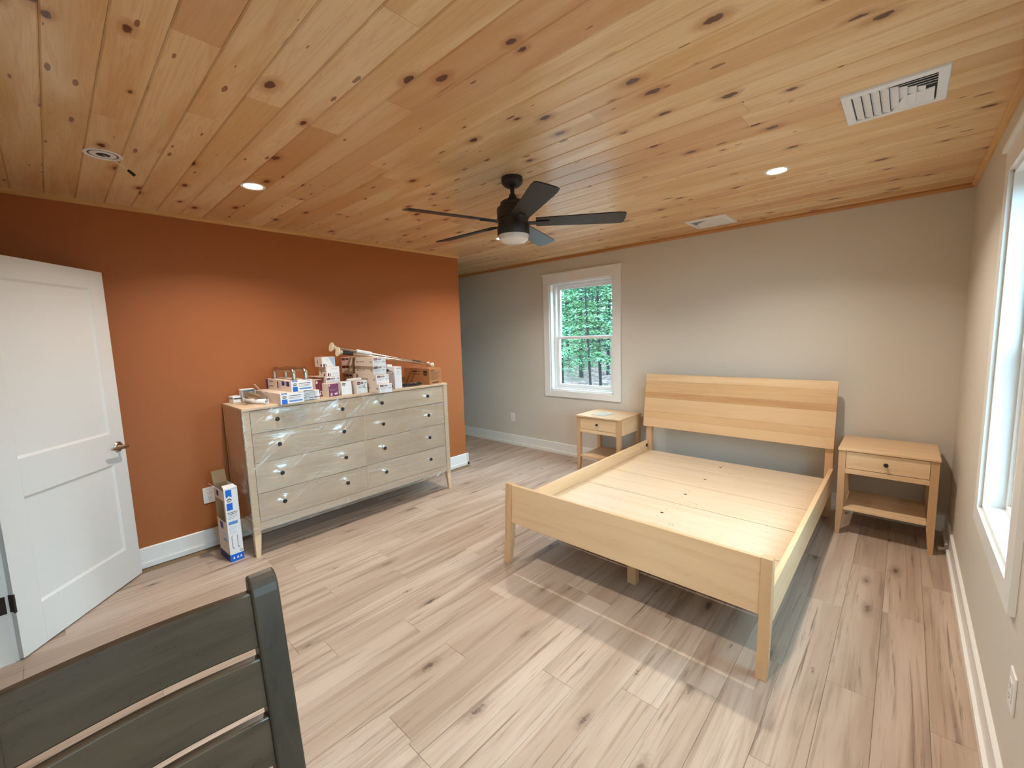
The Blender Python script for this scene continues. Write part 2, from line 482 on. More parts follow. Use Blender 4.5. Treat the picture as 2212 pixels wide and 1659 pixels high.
# ------------------------------------------------------------------ mesh helpers
class MB:
    def __init__(self):
        self.v, self.f = [], []

    def add(self, vs, fs):
        o = len(self.v)
        self.v += [tuple(x) for x in vs]
        self.f += [tuple(i + o for i in q) for q in fs]
        return self

    def box(self, x0, x1, y0, y1, z0, z1):
        return self.hexa([(x0, y0, z0), (x1, y0, z0), (x1, y1, z0), (x0, y1, z0), (x0, y0, z1), (x1, y0, z1), (x1, y1, z1), (x0, y1, z1)])

    def hexa(self, p):
        return self.add(p, [(0, 3, 2, 1), (4, 5, 6, 7), (0, 1, 5, 4), (1, 2, 6, 5), (2, 3, 7, 6), (3, 0, 4, 7)])

    def prism(self, prof, axis, a, b):
        """closed profile (two coordinates, in axis order) pushed from a to b along axis"""
        def P(q, t):
            l = [q[0], q[1]]
            l.insert(axis, t)
            return tuple(l)
        n = len(prof)
        vs = [P(q, a) for q in prof] + [P(q, b) for q in prof]
        fs = [(i, (i + 1) % n, n + (i + 1) % n, n + i) for i in range(n)]
        fs += [tuple(range(n - 1, -1, -1)), tuple(range(n, 2 * n))]
        return self.add(vs, fs)

    def lathe(self, prof, c=(0, 0, 0), seg=24, axis=2):
        """profile of (radius, height) turned about an axis through c"""
        vs, fs = [], []
        n = len(prof)
        for i in range(seg):
            a = 2 * math.pi * i / seg
            for r, h in prof:
                q = [r * math.cos(a), r * math.sin(a)]
                q.insert(axis, h)
                vs.append((c[0] + q[0], c[1] + q[1], c[2] + q[2]))
        for i in range(seg):
            j = (i + 1) % seg
            for k in range(n - 1):
                fs.append((i * n + k, j * n + k, j * n + k + 1, i * n + k + 1))
        if prof[0][0] > 1e-6 and prof[-1][0] > 1e-6:      # a ring: close it on itself
            for i in range(seg):
                j = (i + 1) % seg
                fs.append((i * n + n - 1, j * n + n - 1, j * n, i * n))
        return self.add(vs, fs)

    def tube(self, pts, rad, seg=10):
        """round bar through the points; rad a number or one per point"""
        pts = [Vector(q) for q in pts]
        n = len(pts)
        rad = [rad] * n if isinstance(rad, (int, float)) else rad
        vs, fs = [], []
        prev = None
        for i, q in enumerate(pts):
            t = (pts[min(i + 1, n - 1)] - pts[max(i - 1, 0)]).normalized()
            if prev is None:
                ref = Vector((0, 0, 1)) if abs(t.z) < 0.9 else Vector((1, 0, 0))
                nrm = t.cross(ref).normalized()
            else:
                nrm = (prev - t * prev.dot(t)).normalized()
            prev = nrm
            bn = t.cross(nrm)
            for k in range(seg):
                a = 2 * math.pi * k / seg
                vs.append(q + rad[i] * (math.cos(a) * nrm + math.sin(a) * bn))
        for i in range(n - 1):
            for k in range(seg):
                k2 = (k + 1) % seg
                fs.append((i * seg + k, i * seg + k2, (i + 1) * seg + k2, (i + 1) * seg + k))
        fs.append(tuple(reversed(range(seg))))
        fs.append(tuple((n - 1) * seg + k for k in range(seg)))
        return self.add(vs, fs)

    def mesh(self, name):
        me = bpy.data.meshes.new(name)
        me.from_pydata(self.v, [], self.f)
        me.validate()
        me.update()
        import bmesh
        bm = bmesh.new()
        bm.from_mesh(me)
        bmesh.ops.recalc_face_normals(bm, faces=bm.faces)
        bm.to_mesh(me)
        bm.free()
        return me

    def build(self, name, mat, parent=None, bevel=0.0, smooth=False, loc=None, rotz=0.0):
        me = self.mesh(name)
        me.materials.append(M[mat] if isinstance(mat, str) else mat)
        return place(name, me, parent, bevel, smooth, loc, rotz)


def place(name, me, parent=None, bevel=0.0, smooth=False, loc=None, rotz=0.0):
    o = bpy.data.objects.new(name, me)
    COL.objects.link(o)
    if parent:
        o.parent = parent
    if loc:
        o.location = loc
    o.rotation_euler = (0, 0, rotz)
    if bevel:
        b = o.modifiers.new('bevel', 'BEVEL')
        b.width = bevel
        b.segments = 2
        b.limit_method = 'ANGLE'
        b.angle_limit = math.radians(40)
    if smooth:
        for q in me.polygons:
            q.use_smooth = True
        me.set_sharp_from_angle(angle=math.radians(35))
    return o


def tag(o, label, cat, group=None):
    o['label'] = label
    o['category'] = cat
    if group:
        o['group'] = group
    return o


def thing(name, label, cat, loc=(0, 0, 0), rotz=0.0, group=None):
    o = bpy.data.objects.new(name, None)
    COL.objects.link(o)
    o.empty_display_size = 0.1
    o.location = loc
    o.rotation_euler = (0, 0, rotz)
    return tag(o, label, cat, group)


def struct(o, label=None):
    o['kind'] = 'structure'
    if label:
        o['label'] = label
    return o


def B(x0, x1, y0, y1, z0, z1):
    return MB().box(x0, x1, y0, y1, z0, z1)


def struct_empty(name, label=None):
    o = bpy.data.objects.new(name, None)
    COL.objects.link(o)
    return struct(o, label)


# ------------------------------------------------------------------ room shell
# window openings: back wall window_1 (x0,x1,z0,z1), right wall window_2 and window_3 (y0,y1,z0,z1)
W1 = (-3.597, -2.707, 0.817, 2.147)
W2 = (-2.30, -1.56, 0.69, 2.13)
W3 = (-4.06, -3.32, 0.69, 2.13)
T = 0.16
floor = struct(B(XP, XR, YF - 2.2, YB, -0.12, -0.006).build('floor', 'kraft_dark'), 'greige oak look plank floor')
ceil = struct(B(XP, XR + T, YF - 2.2, YB + T, H + 0.012, H + 0.16).build('ceiling', 'pine_trim'), 'knotty pine board ceiling')


def wall_with_holes(name, axis, pos, thick, a0, a1, z0, z1, holes, mat):
    """wall slab in the plane axis=pos, reaching pos+thick, with rectangular holes"""
    mb = MB()
    cuts = sorted({a0, a1} | {h[0] for h in holes} | {h[1] for h in holes})
    for i in range(len(cuts) - 1):
        a, b = cuts[i], cuts[i + 1]
        hh = [h for h in holes if h[0] <= a + 1e-6 and h[1] >= b - 1e-6]
        zs = [(z0, z1)] if not hh else [(z0, hh[0][2]), (hh[0][3], z1)]
        for c, d in zs:
            if d - c < 1e-4:
                continue
            lo, hi = min(pos, pos + thick), max(pos, pos + thick)
            if axis == 0:
                mb.box(lo, hi, a, b, c, d)
            else:
                mb.box(a, b, lo, hi, c, d)
    return struct(mb.build(name, mat))


wall_with_holes('wall_back', 1, YB, T, XP - T, XR + T, -0.1, H + 0.012, [W1], 'greige')
wall_with_holes('wall_right', 0, XR, T, YF - 0.12, YB, -0.1, H + 0.012, [W2, W3], 'greige')
DX0, DX1 = -3.428, -2.62     # doorway in the front wall
wall_with_holes('wall_front', 1, YF, -0.12, XL, XR, -0.1, H + 0.012, [(DX0 - 0.018, DX1 + 0.018, -0.1, 2.06)], 'greige')
struct(B(XL - 0.12, XL, YF - 0.12, YC, -0.1, H + 0.012).build('wall_left', 'orange'), 'burnt orange painted wall')
struct(B(XP, XL - 0.12, YC - 0.12, YC, -0.1, H + 0.012).build('wall_passage', 'greige'))
struct(B(XP - T, XP, YC - 0.12, YB, -0.1, H + 0.012).build('wall_passage_end', 'greige'))
# hall outside the doorway
struct(B(-4.6, -4.5, YF - 2.2, YF - 0.12, -0.1, H + 0.012).build('wall_hall_left', 'greige'))
struct(B(-1.6, -1.5, YF - 2.2, YF - 0.12, -0.1, H + 0.012).build('wall_hall_right', 'greige'))
struct(B(-4.6, -1.5, YF - 2.3, YF - 2.2, -0.1, H + 0.012).build('wall_hall_end', 'greige'))

# floor planks: 0.16 m wide along y, staggered
PW, PL = 0.1605, 1.22
plank_meshes = {}


def plank_mesh(wd, ln):
    key = (round(wd, 3), round(ln, 3))
    if key not in plank_meshes:
        a, b, e = wd / 2 - 0.0004, ln / 2 - 0.0004, 0.0015
        mb = MB()
        vs = [(-a, -b, -0.006), (a, -b, -0.006), (a, b, -0.006), (-a, b, -0.006), (-a, -b, -0.0012), (a, -b, -0.0012), (a, b, -0.0012), (-a, b, -0.0012),
              (-a + e, -b + e, 0), (a - e, -b + e, 0), (a - e, b - e, 0), (-a + e, b - e, 0)]
        mb.add(vs, [(0, 1, 5, 4), (1, 2, 6, 5), (2, 3, 7, 6), (3, 0, 4, 7), (4, 5, 9, 8), (5, 6, 10, 9), (6, 7, 11, 10), (7, 4, 8, 11), (8, 9, 10, 11)])
        me = mb.mesh('plank')
        me.materials.append(M['floor'])
        plank_meshes[key] = me
    return plank_meshes[key]


x = -1.753
rows = []
while x < XR - 0.01:
    rows.append((x, min(x + PW, XR)))
    x += PW
x = -1.753
while x > XP + 0.01:
    rows.append((max(x - PW, XP), x))
    x -= PW
joint_fix = {(-1.753): -3.530, round(-1.753 - PW, 3): -3.116}
for (xa, xb) in rows:
    y_lo = YF - 0.9 if xa > XL - 0.05 else YC
    off = joint_fix.get(round(xa, 3), YF - rng.uniform(0, PL))
    y = off
    while y > y_lo - PL:
        y -= PL
    while y < YB - 0.001:
        a, b = max(y, y_lo), min(y + PL, YB)
        if b - a > 0.02:
            place('plank', plank_mesh(xb - xa, b - a), floor, loc=((xa + xb) / 2, (a + b) / 2, 0))
        y += PL

# ceiling boards: 0.13 m wide along x, V grooved
BW = 0.130
y = -4.364 - BW * 2
k = 0
while y < YB - 0.005:
    ya, yb = max(y, YF), min(y + BW, YB)
    x_lo = XP if yb > YC + 0.01 else XL
    x1 = XR
    first = True
    while x1 > x_lo + 0.001:
        ln = rng.uniform(0.5, 3.4) if first else rng.uniform(2.2, 4.3)
        x0 = x1 - ln
        if x0 - x_lo < 0.45:
            x0 = x_lo
        a, b, e = (x1 - x0) / 2 - 0.0005, (yb - ya) / 2 - 0.0004, 0.0045
        mb = MB()
        vs = [(-a, -b, 0.012), (a, -b, 0.012), (a, b, 0.012), (-a, b, 0.012), (-a, -b, 0.0045), (a, -b, 0.0045), (a, b, 0.0045), (-a, b, 0.0045),
              (-a, -b + e, 0), (a, -b + e, 0), (a, b - e, 0), (-a, b - e, 0)]
        mb.add(vs, [(0, 1, 5, 4), (1, 2, 6, 5), (2, 3, 7, 6), (3, 0, 4, 7), (4, 5, 9, 8), (5, 6, 10, 9), (6, 7, 11, 10), (7, 4, 8, 11), (8, 9, 10, 11)])
        mb.build('board', 'pine', ceil, loc=((x0 + x1) / 2, (ya + yb) / 2, H))
        x1 = x0
        first = False
    y += BW
    k += 1

# ceiling mouldings
struct(MB().prism([(XL, H), (XL + 0.022, H), (XL + 0.022, H - 0.016), (XL + 0.010, H - 0.026), (XL, H - 0.028)], 1, YF, YC + 0.012).build('trim_1', 'pine_trim'), 'pale pine moulding above the orange wall')
struct(MB().prism([(YB, H), (YB - 0.022, H), (YB - 0.022, H - 0.012), (YB - 0.008, H - 0.028), (YB, H - 0.028)], 0, XP, XR).build('trim_2', 'pine_trim_x'), 'amber pine moulding above the back wall')
struct(MB().prism([(XR, H), (XR - 0.024, H), (XR - 0.024, H - 0.012), (XR - 0.010, H - 0.03), (XR, H - 0.03)], 1, YF, YB - 0.022).build('trim_3', 'pine_trim'), 'pine moulding above the window wall')


def baseboard(name, axis, pos, sgn, a, b, ends=(0, 0)):
    """board with a square shoe in front of it"""
    h, t, sh, st = 0.138, 0.014, 0.034, 0.026
    prof = [(pos, 0), (pos + sgn * st, 0), (pos + sgn * st, sh), (pos + sgn * t, sh + 0.002), (pos + sgn * t, h - 0.004), (pos + sgn * (t - 0.004), h), (pos, h)]
    mb = MB().prism(prof, axis, a, b)
    return struct(mb.build(name, 'white'))


# profile coordinates come in axis order without the push axis: (x,z) for axis 1 and (y,z) for axis 0
baseboard('baseboard_left', 1, XL, 1, YF, YC + 0.026)
baseboard('baseboard_back', 0, YB, -1, XP, XR)
baseboard('baseboard_right', 1, XR, -1, YF, YB - 0.026)
baseboard('baseboard_passage', 0, YC, 1, XP, XL + 0.026)
baseboard('baseboard_front', 0, YF, 1, DX1 + 0.11, XR - 0.026)


# ------------------------------------------------------------------ windows (double hung, flat casing with a cap)
def window(name, axis, opening, label):
    """axis 1: wall plane y=0 facing -y; axis 0: wall plane x=0 facing -x. local u runs along the wall, d goes outward"""
    root = struct_empty(name, label)
    a0, a1, z0, z1 = opening

    def bx(u0, u1, d0, d1, za, zb):
        if axis == 1:
            return B(u0, u1, min(d0, d1), max(d0, d1), za, zb)
        return B(min(d0, d1), max(d0, d1), u0, u1, za, zb)
    cw, ct = 0.092, 0.019
    # casing
    bx(a0 - cw, a0 - 0.002, -ct, 0, z0 - 0.078, z1).build('side_casing', 'white', root, 0.0015)
    bx(a1 + 0.002, a1 + cw, -ct, 0, z0 - 0.078, z1).build('side_casing', 'white', root, 0.0015)
    bx(a0 - cw, a1 + cw, -ct, 0, z1, z1 + 0.096).build('head_casing', 'white', root, 0.0015)
    bx(a0 - cw - 0.014, a1 + cw + 0.014, -ct - 0.014, 0, z1 + 0.096, z1 + 0.116).build('cap', 'white', root, 0.002)
    bx(a0 - 0.002, a1 + 0.002, -ct, 0, z0 - 0.078, z0).build('apron', 'white', root, 0.0015)
    # jamb liners through the wall
    j = 0.016
    bx(a0, a0 + j, -0.004, T, z0, z1).build('jamb', 'white', root, 0.001)
    bx(a1 - j, a1, -0.004, T, z0, z1).build('jamb', 'white', root, 0.001)
    bx(a0, a1, -0.004, T, z1 - j, z1).build('head_jamb', 'white', root, 0.001)
    bx(a0, a1, -0.004, T, z0, z0 + j).build('sill', 'white', root, 0.001)
    # vinyl frame
    f0, f1 = 0.062, T
    fr = 0.030
    A0, A1, Z0, Z1 = a0 + j, a1 - j, z0 + j, z1 - j
    for (u0, u1, za, zb) in ((A0, A0 + fr, Z0, Z1), (A1 - fr, A1, Z0, Z1), (A0 + fr, A1 - fr, Z1 - fr, Z1), (A0 + fr, A1 - fr, Z0, Z0 + fr * 0.8)):
        bx(u0, u1, f0, f1, za, zb).build('frame', 'plastic_white', root, 0.002)
    zm = z0 + (z1 - z0) * 0.492
    U0, U1 = A0 + fr, A1 - fr
    for (za, zb, d) in ((Z0 + 0.024, zm + 0.016, 0.074), (zm - 0.016, Z1 - fr, 0.108)):
        s = 0.034
        sash = bx(U0, U0 + s, d, d + 0.03, za, zb).build('sash', 'plastic_white', root, 0.002)
        bx(U1 - s, U1, d, d + 0.03, za, zb).build('stile', 'plastic_white', sash, 0.002)
        bx(U0 + s, U1 - s, d, d + 0.03, zb - 0.032, zb).build('rail', 'plastic_white', sash, 0.002)
        bx(U0 + s, U1 - s, d, d + 0.03, za, za + 0.036).build('rail', 'plastic_white', sash, 0.002)
        bx(U0 + s - 0.004, U1 - s + 0.004, d + 0.013, d + 0.017, za + 0.03, zb - 0.028).build('pane', 'glass', sash)
    return root


window('window_1', 1, W1, 'white double hung window looking out on hemlock woods')
window('window_2', 0, W2, 'white cased window at the edge of the room beside the nightstand')
window('window_3', 0, W3, 'white cased window near the viewer')

# ------------------------------------------------------------------ door
HX, HY = -3.42, -4.55
dvec = Vector((-0.751, 0.660, 0)).normalized()
DANG = math.atan2(dvec.y, dvec.x)
door = struct_empty('door_1', 'white two panel shaker door standing open against the orange wall')
door.location = (HX, HY, 0)
door.rotation_euler = (0, 0, DANG)
DW, DH, DT = 0.778, 1.99, 0.035
# local x along the leaf; the face towards the room is at local y=0 and the leaf goes to +y
# (dvec turned 90 degrees ccw points away from the camera)
pa, pb = 0.122, DW - 0.102
for (xa, xb) in ((0, pa), (pb, DW)):
    B(xa, xb, 0, DT, 0.008, DH).build('stile', 'door_white', door, 0.001)
for (za, zb) in ((0.008, 0.227), (0.790, 0.986), (1.880, DH)):
    B(pa, pb, 0.0, DT, za, zb).build('rail', 'door_white', door, 0.001)
for (za, zb) in ((0.227, 0.790), (0.986, 1.880)):
    e = 0.012
    mb = MB()
    o_ = [(pa, za), (pb, za), (pb, zb), (pa, zb)]
    i_ = [(pa + e, za + e), (pb - e, za + e), (pb - e, zb - e), (pa + e, zb - e)]
    vs = [(q[0], 0.0015, q[1]) for q in o_] + [(q[0], 0.0105, q[1]) for q in i_] + [(q[0], DT - 0.0015, q[1]) for q in o_] + [(q[0], DT - 0.0105, q[1]) for q in i_]
    fs = [(0, 1, 5, 4), (1, 2, 6, 5), (2, 3, 7, 6), (3, 0, 4, 7), (4, 5, 6, 7), (8, 9, 13, 12), (9, 10, 14, 13), (10, 11, 15, 14), (11, 8, 12, 15), (12, 13, 14, 15)]
    mb.add(vs, fs).build('panel', 'door_white', door)
hs, hz = 0.722, 0.893
for sgn, y0 in ((-1, 0.0), (1, DT)):
    hd = MB().lathe([(0.0, 0), (0.033, 0), (0.033, 0.004), (0.028, 0.010), (0.012, 0.012), (0.0, 0.012)], seg=24, axis=1)
    hd.v = [(v[0] + hs, y0 + sgn * v[1], v[2] + hz) for v in hd.v]
    rose = hd.build('door_handle', 'nickel', door, smooth=True)
    MB().tube([(hs, y0 + sgn * 0.008, hz), (hs, y0 + sgn * 0.045, hz)], 0.0095, 12).build('spindle', 'nickel', rose, smooth=True)
    MB().tube([(hs + 0.008, y0 + sgn * 0.05, hz), (hs - 0.02, y0 + sgn * 0.053, hz), (hs - 0.07, y0 + sgn * 0.052, hz + 0.004), (hs - 0.105, y0 + sgn * 0.046, hz + 0.006)], [0.011, 0.011, 0.009, 0.008], 12).build('lever', 'nickel', rose, smooth=True)
for z in (0.30, 1.05, 1.76):
    hg = MB().tube([(-0.006, -0.004, z - 0.045), (-0.006, -0.004, z + 0.045)], 0.0062, 12).build('hinge', 'bronze', door, smooth=True)
    B(-0.0018, -0.0001, 0.0, 0.034, z - 0.044, z + 0.044).build('hinge_leaf', 'bronze', hg)
# jamb and casing of the doorway
dj = struct_empty('trim_4', 'white door jamb beside the open door')
B(DX0 - 0.018, DX0, YF - 0.125, YF + 0.002, 0, 2.04).build('jamb', 'white', dj, 0.001)
B(DX1, DX1 + 0.018, YF - 0.125, YF + 0.002, 0, 2.04).build('jamb', 'white', dj, 0.001)
B(DX0 - 0.018, DX1 + 0.018, YF - 0.125, YF + 0.002, 2.04, 2.06).build('head_jamb', 'white', dj, 0.001)
B(DX0 - 0.0002, DX0 + 0.012, YF - 0.09, YF - 0.045, 0, 2.04).build('stop', 'white', dj, 0.001)
B(DX0 - 0.1, DX0 - 0.006, YF, YF + 0.016, 0, 2.05).build('casing', 'white', dj, 0.001)
B(DX1 + 0.006, DX1 + 0.1, YF, YF + 0.016, 0, 2.05).build('casing', 'white', dj, 0.001)
B(DX0 - 0.1, DX1 + 0.1, YF, YF + 0.016, 2.05, 2.15).build('head_casing', 'white', dj, 0.001)
for z in (0.30, 1.05, 1.76):
    B(DX0, DX0 + 0.0016, YF - 0.036, YF + 0.002, z - 0.044, z + 0.044).build('hinge_leaf', 'bronze', dj)


# ------------------------------------------------------------------ outlets
def outlet(name, loc, axis, label):
    """plate facing +local x, turned by axis angle"""
    t = thing(name, label, 'outlet', loc, axis, 'wall outlets')
    B(0, 0.006, -0.037, 0.037, -0.060, 0.060).build('cover_plate', 'plastic_white', t, 0.002)
    ins = B(0.006, 0.0085, -0.0175, 0.0175, -0.034, 0.034).build('receptacle', 'plastic_white', t, 0.001)
    for dz in (-0.017, 0.017):
        for dy in (-0.0065, 0.0065):
            B(0.0084, 0.0089, dy - 0.001, dy + 0.001, dz - 0.002, dz + 0.006).build('slot', 'black', ins)
        MB().lathe([(0, 0.0084), (0.0026, 0.0084), (0.0026, 0.0089), (0, 0.0089)], (0, 0, dz - 0.008), 10, 0).build('ground_hole', 'black', ins)
    return t


outlet('wall_outlet', (XL, -3.602, 0.396), 0.0, 'white outlet on the orange wall beside the tall carton')
outlet('wall_outlet', (-4.28, YB, 0.388), -math.pi / 2, 'white outlet on the beige wall below and left of the window')
outlet('wall_outlet', (-2.285, YB, 0.372), -math.pi / 2, 'white outlet on the wall below the headboard')
outlet('wall_outlet', (XR, -2.47, 0.42), math.pi, 'white outlet low on the window wall at the edge of the photo')

# ------------------------------------------------------------------ recessed lights
def can_light(x, y, label):
    t = thing('recessed_light', label, 'ceiling light', (x, y, H), 0, 'recessed ceiling lights')
    MB().lathe([(0.050, -0.0015), (0.064, -0.003), (0.066, -0.0005), (0.066, 0.0), (0.050, 0.0)], seg=40).build('trim_ring', 'plastic_white', t, smooth=True)
    MB().lathe([(0, -0.0022), (0.030, -0.0022), (0.050, -0.0012), (0.050, -0.0002), (0, -0.0002)], seg=40).build('lens', 'lens', t, smooth=True)
    ld = bpy.data.lights.new('lamp', 'AREA')
    ld.shape = 'DISK'
    ld.size = 0.094
    ld.energy = CAN_POWER
    ld.color = CAN_COLOR
    ld.spread = math.radians(135)
    lo = bpy.data.objects.new('lamp', ld)
    COL.objects.link(lo)
    lo.parent = t
    lo.location = (0, 0, -0.004)
    return t


can_light(-0.91, -1.28, 'lit round ceiling light above the bed, nearest the window wall')
can_light(-3.17, -3.395, 'lit round ceiling light in front of the orange wall')
can_light(-0.91, -3.39, 'lit round ceiling light just above the top of the picture')
can_light(-3.17, -1.28, 'round ceiling light hidden behind the ceiling fan')

# open light rough-in with a dangling wire
t = thing('open_light_box', 'empty round light opening in the pine ceiling with a dangling wire', 'light opening', (-3.165, -4.037, H))
MB().lathe([(0.056, -0.001), (0.066, -0.004), (0.072, -0.002), (0.072, 0.0), (0.056, 0.0)], seg=36).build('ring', 'plastic_white', t, smooth=True)
MB().lathe([(0.050, -0.001), (0.054, -0.001), (0.056, -0.0004), (0.056, 0.0), (0.05, 0.0)], seg=36).build('gasket', 'black', t)
MB().lathe([(0.026, -0.002), (0.048, -0.002), (0.050, -0.0004), (0.050, 0.0), (0.026, 0.0)], seg=36).build('inner_plate', 'plastic_white', t, smooth=True)
MB().lathe([(0.0, -0.0008), (0.026, -0.0008), (0.026, 0.0), (0.0, 0.0)], seg=24).build('opening', 'black', t)
MB().tube([(0.0, 0.0, -0.001), (0.006, 0.02, -0.012), (0.01, 0.055, -0.034), (0.012, 0.085, -0.055)], 0.0022, 8).build('wire', 'wire', t, smooth=True)
MB().tube([(0.012, 0.083, -0.053), (0.0135, 0.107, -0.074)], [0.0065, 0.0075], 10).build('connector', 'black', t, smooth=True)


# ------------------------------------------------------------------ ceiling registers
def register(x0, x1, y0, y1, label, flip):
    t = thing('ceiling_register', label, 'air vent', ((x0 + x1) / 2, (y0 + y1) / 2, H), 0, 'white ceiling registers')
    a, b = (x1 - x0) / 2, (y1 - y0) / 2
    fx = -1 if flip else 1
    iw = 0.034
    ia, ib = a - iw, b - iw

    def rect_ring(o, i, zo, zi):
        p, q = o, i
        vs = [(-p[0], -p[1], zo), (p[0], -p[1], zo), (p[0], p[1], zo), (-p[0], p[1], zo), (-q[0], -q[1], zi), (q[0], -q[1], zi), (q[0], q[1], zi), (-q[0], q[1], zi)]
        return vs, [(0, 1, 5, 4), (1, 2, 6, 5), (2, 3, 7, 6), (3, 0, 4, 7)]
    mb = MB()
    mb.add(*rect_ring((a, b), (a - 0.004, b - 0.004), -0.0005, -0.008))
    mb.add(*rect_ring((a - 0.004, b - 0.004), (ia, ib), -0.008, -0.0095))
    mb.add(*rect_ring((ia, ib), (ia, ib), -0.0095, -0.0005))
    mb.build('frame', 'vent_white', t)
    B(-ia, ia, -ib, ib, -0.0012, -0.0004).build('duct_shade', 'vent_dark', t)  # flat dark sheet, its colour stands in for the shade up inside

    def louver(pts):
        """thin blade, leaning, through plan points"""
        vs, fs = [], []
        n = len(pts)
        for (px, py, ox, oy) in pts:
            vs += [(fx * px, py, -0.0010), (fx * (px + ox), py + oy, -0.0105), (fx * (px + ox * 1.1), py + oy * 1.1, -0.0095), (fx * (px + ox * 0.1), py + oy * 0.1, -0.0006)]
        for i in range(n - 1):
            for k_ in range(4):
                fs.append((i * 4 + k_, i * 4 + (k_ + 1) % 4, (i + 1) * 4 + (k_ + 1) % 4, (i + 1) * 4 + k_))
        fs += [(0, 1, 2, 3), ((n - 1) * 4 + 3, (n - 1) * 4 + 2, (n - 1) * 4 + 1, (n - 1) * 4)]
        MB().add(vs, fs).build('louver', 'vent_white', t)
    st = ia * 2 / 9.0
    tl = st * 0.88
    for i in range(4):                      # straight blades across the short way
        xx = -ia + st * (i + 0.12)
        louver([(xx, -ib + 0.004, tl, 0), (xx, ib - 0.002, tl, 0)])
    for i in range(4):                      # blades that turn the corner
        xx = -ia + st * (4 + i * 0.92 + 0.12)
        yy = -ib + 0.006 + i * st * 0.80
        louver([(xx, ib - 0.004 - i * st * 0.55, tl, 0), (xx, yy + tl * 0.8, tl, -tl * 0.5), (ia - 0.001, yy + tl * 0.8, 0, -tl * 0.5)])
    MB().hexa([(fx * x_, y_, z_) for x_, y_, z_ in [(ia * 0.25, ib * 0.05, -0.004), (ia - 0.006, -ib * 0.02, -0.004), (ia - 0.006, ib, -0.004), (-ia * 0.05, ib, -0.004),
                                                    (ia * 0.25, ib * 0.05, -0.008), (ia - 0.006, -ib * 0.02, -0.008), (ia - 0.006, ib, -0.008), (-ia * 0.05, ib, -0.008)]]).build('deflector_plate', 'vent_white', t)
    return t


register(-0.545, -0.222, -2.03, -1.70, 'large white ceiling register near the window wall', False)
register(-1.745, -1.415, -0.50, -0.17, 'smaller looking white ceiling register close to the back wall', True)

# ------------------------------------------------------------------ ceiling fan
FX, FY = -2.045, -2.365
fan = thing('ceiling_fan', 'matt black five blade ceiling fan with frosted light', 'ceiling fan', (FX, FY, 0))
MB().lathe([(0, 2.44), (0.062, 2.44), (0.064, 2.418), (0.060, 2.405), (0.042, 2.388), (0.024, 2.382), (0.0, 2.382)], seg=36).build('canopy', 'fan_black', fan, smooth=True)
MB().lathe([(0, 2.39), (0.0125, 2.39), (0.0125, 2.335), (0, 2.335)], seg=20).build('downrod', 'fan_black', fan, smooth=True)
MB().lathe([(0, 2.345), (0.019, 2.345), (0.022, 2.332), (0.034, 2.314), (0.062, 2.308), (0.074, 2.298), (0.076, 2.276), (0.090, 2.270), (0.095, 2.262), (0.095, 2.205), (0.0, 2.205)], seg=40).build('motor_housing', 'fan_black', fan, smooth=True)
MB().lathe([(0, 2.208), (0.090, 2.208), (0.090, 2.160), (0.0, 2.160)], seg=40).build('rotor', 'fan_black', fan, smooth=True)
MB().lathe([(0, 2.163), (0.095, 2.163), (0.096, 2.158), (0.096, 2.118), (0.092, 2.112), (0, 2.112)], seg=40).build('light_collar', 'fan_black', fan, smooth=True)
MB().lathe([(0, 2.116), (0.090, 2.116), (0.091, 2.104), (0.086, 2.085), (0.066, 2.070), (0.035, 2.064), (0, 2.063)], seg=40).build('frosted_globe', 'globe', fan, smooth=True)
BZ, BR = 2.183, 0.655
for i in range(5):
    ang = math.radians(38 + 72 * i)
    tilt = math.radians(-12)
    nseg = 8

    def bladept(r, t_, th):
        # local: r outward, t_ sideways, tilted about the radial axis
        y_ = t_ * math.cos(tilt) - th * math.sin(tilt)
        z_ = t_ * math.sin(tilt) + th * math.cos(tilt)
        return (r * math.cos(ang) - y_ * math.sin(ang), r * math.sin(ang) + y_ * math.cos(ang), BZ + z_)
    outline = [(0.135, -0.050), (0.60, -0.066), (0.640, -0.062), (0.652, -0.050), (0.655, 0.0), (0.652, 0.048), (0.640, 0.062), (0.60, 0.066), (0.135, 0.050)]
    n = len(outline)
    vs = [bladept(r, q, -0.003) for r, q in outline] + [bladept(r, q, 0.003) for r, q in outline]
    fs = [tuple(range(n)), tuple(range(2 * n - 1, n - 1, -1))] + [(k_, (k_ + 1) % n, n + (k_ + 1) % n, n + k_) for k_ in range(n)]
    bl = MB().add(vs, fs).build('blade', 'fan_blade', fan)
    vs = [bladept(r, q, th) for th in (-0.009, -0.003) for r, q in ((0.085, -0.018), (0.215, -0.018), (0.215, 0.018), (0.085, 0.018))]
    MB().hexa(vs).build('blade_iron', 'fan_black', bl, 0.002)


# ------------------------------------------------------------------ bed
bed = thing('bed_frame', 'maple platform bed frame without a mattress, slanted headboard against the beige wall', 'bed', (0, 0, 0))
BX0, BX1 = -2.225, -0.657
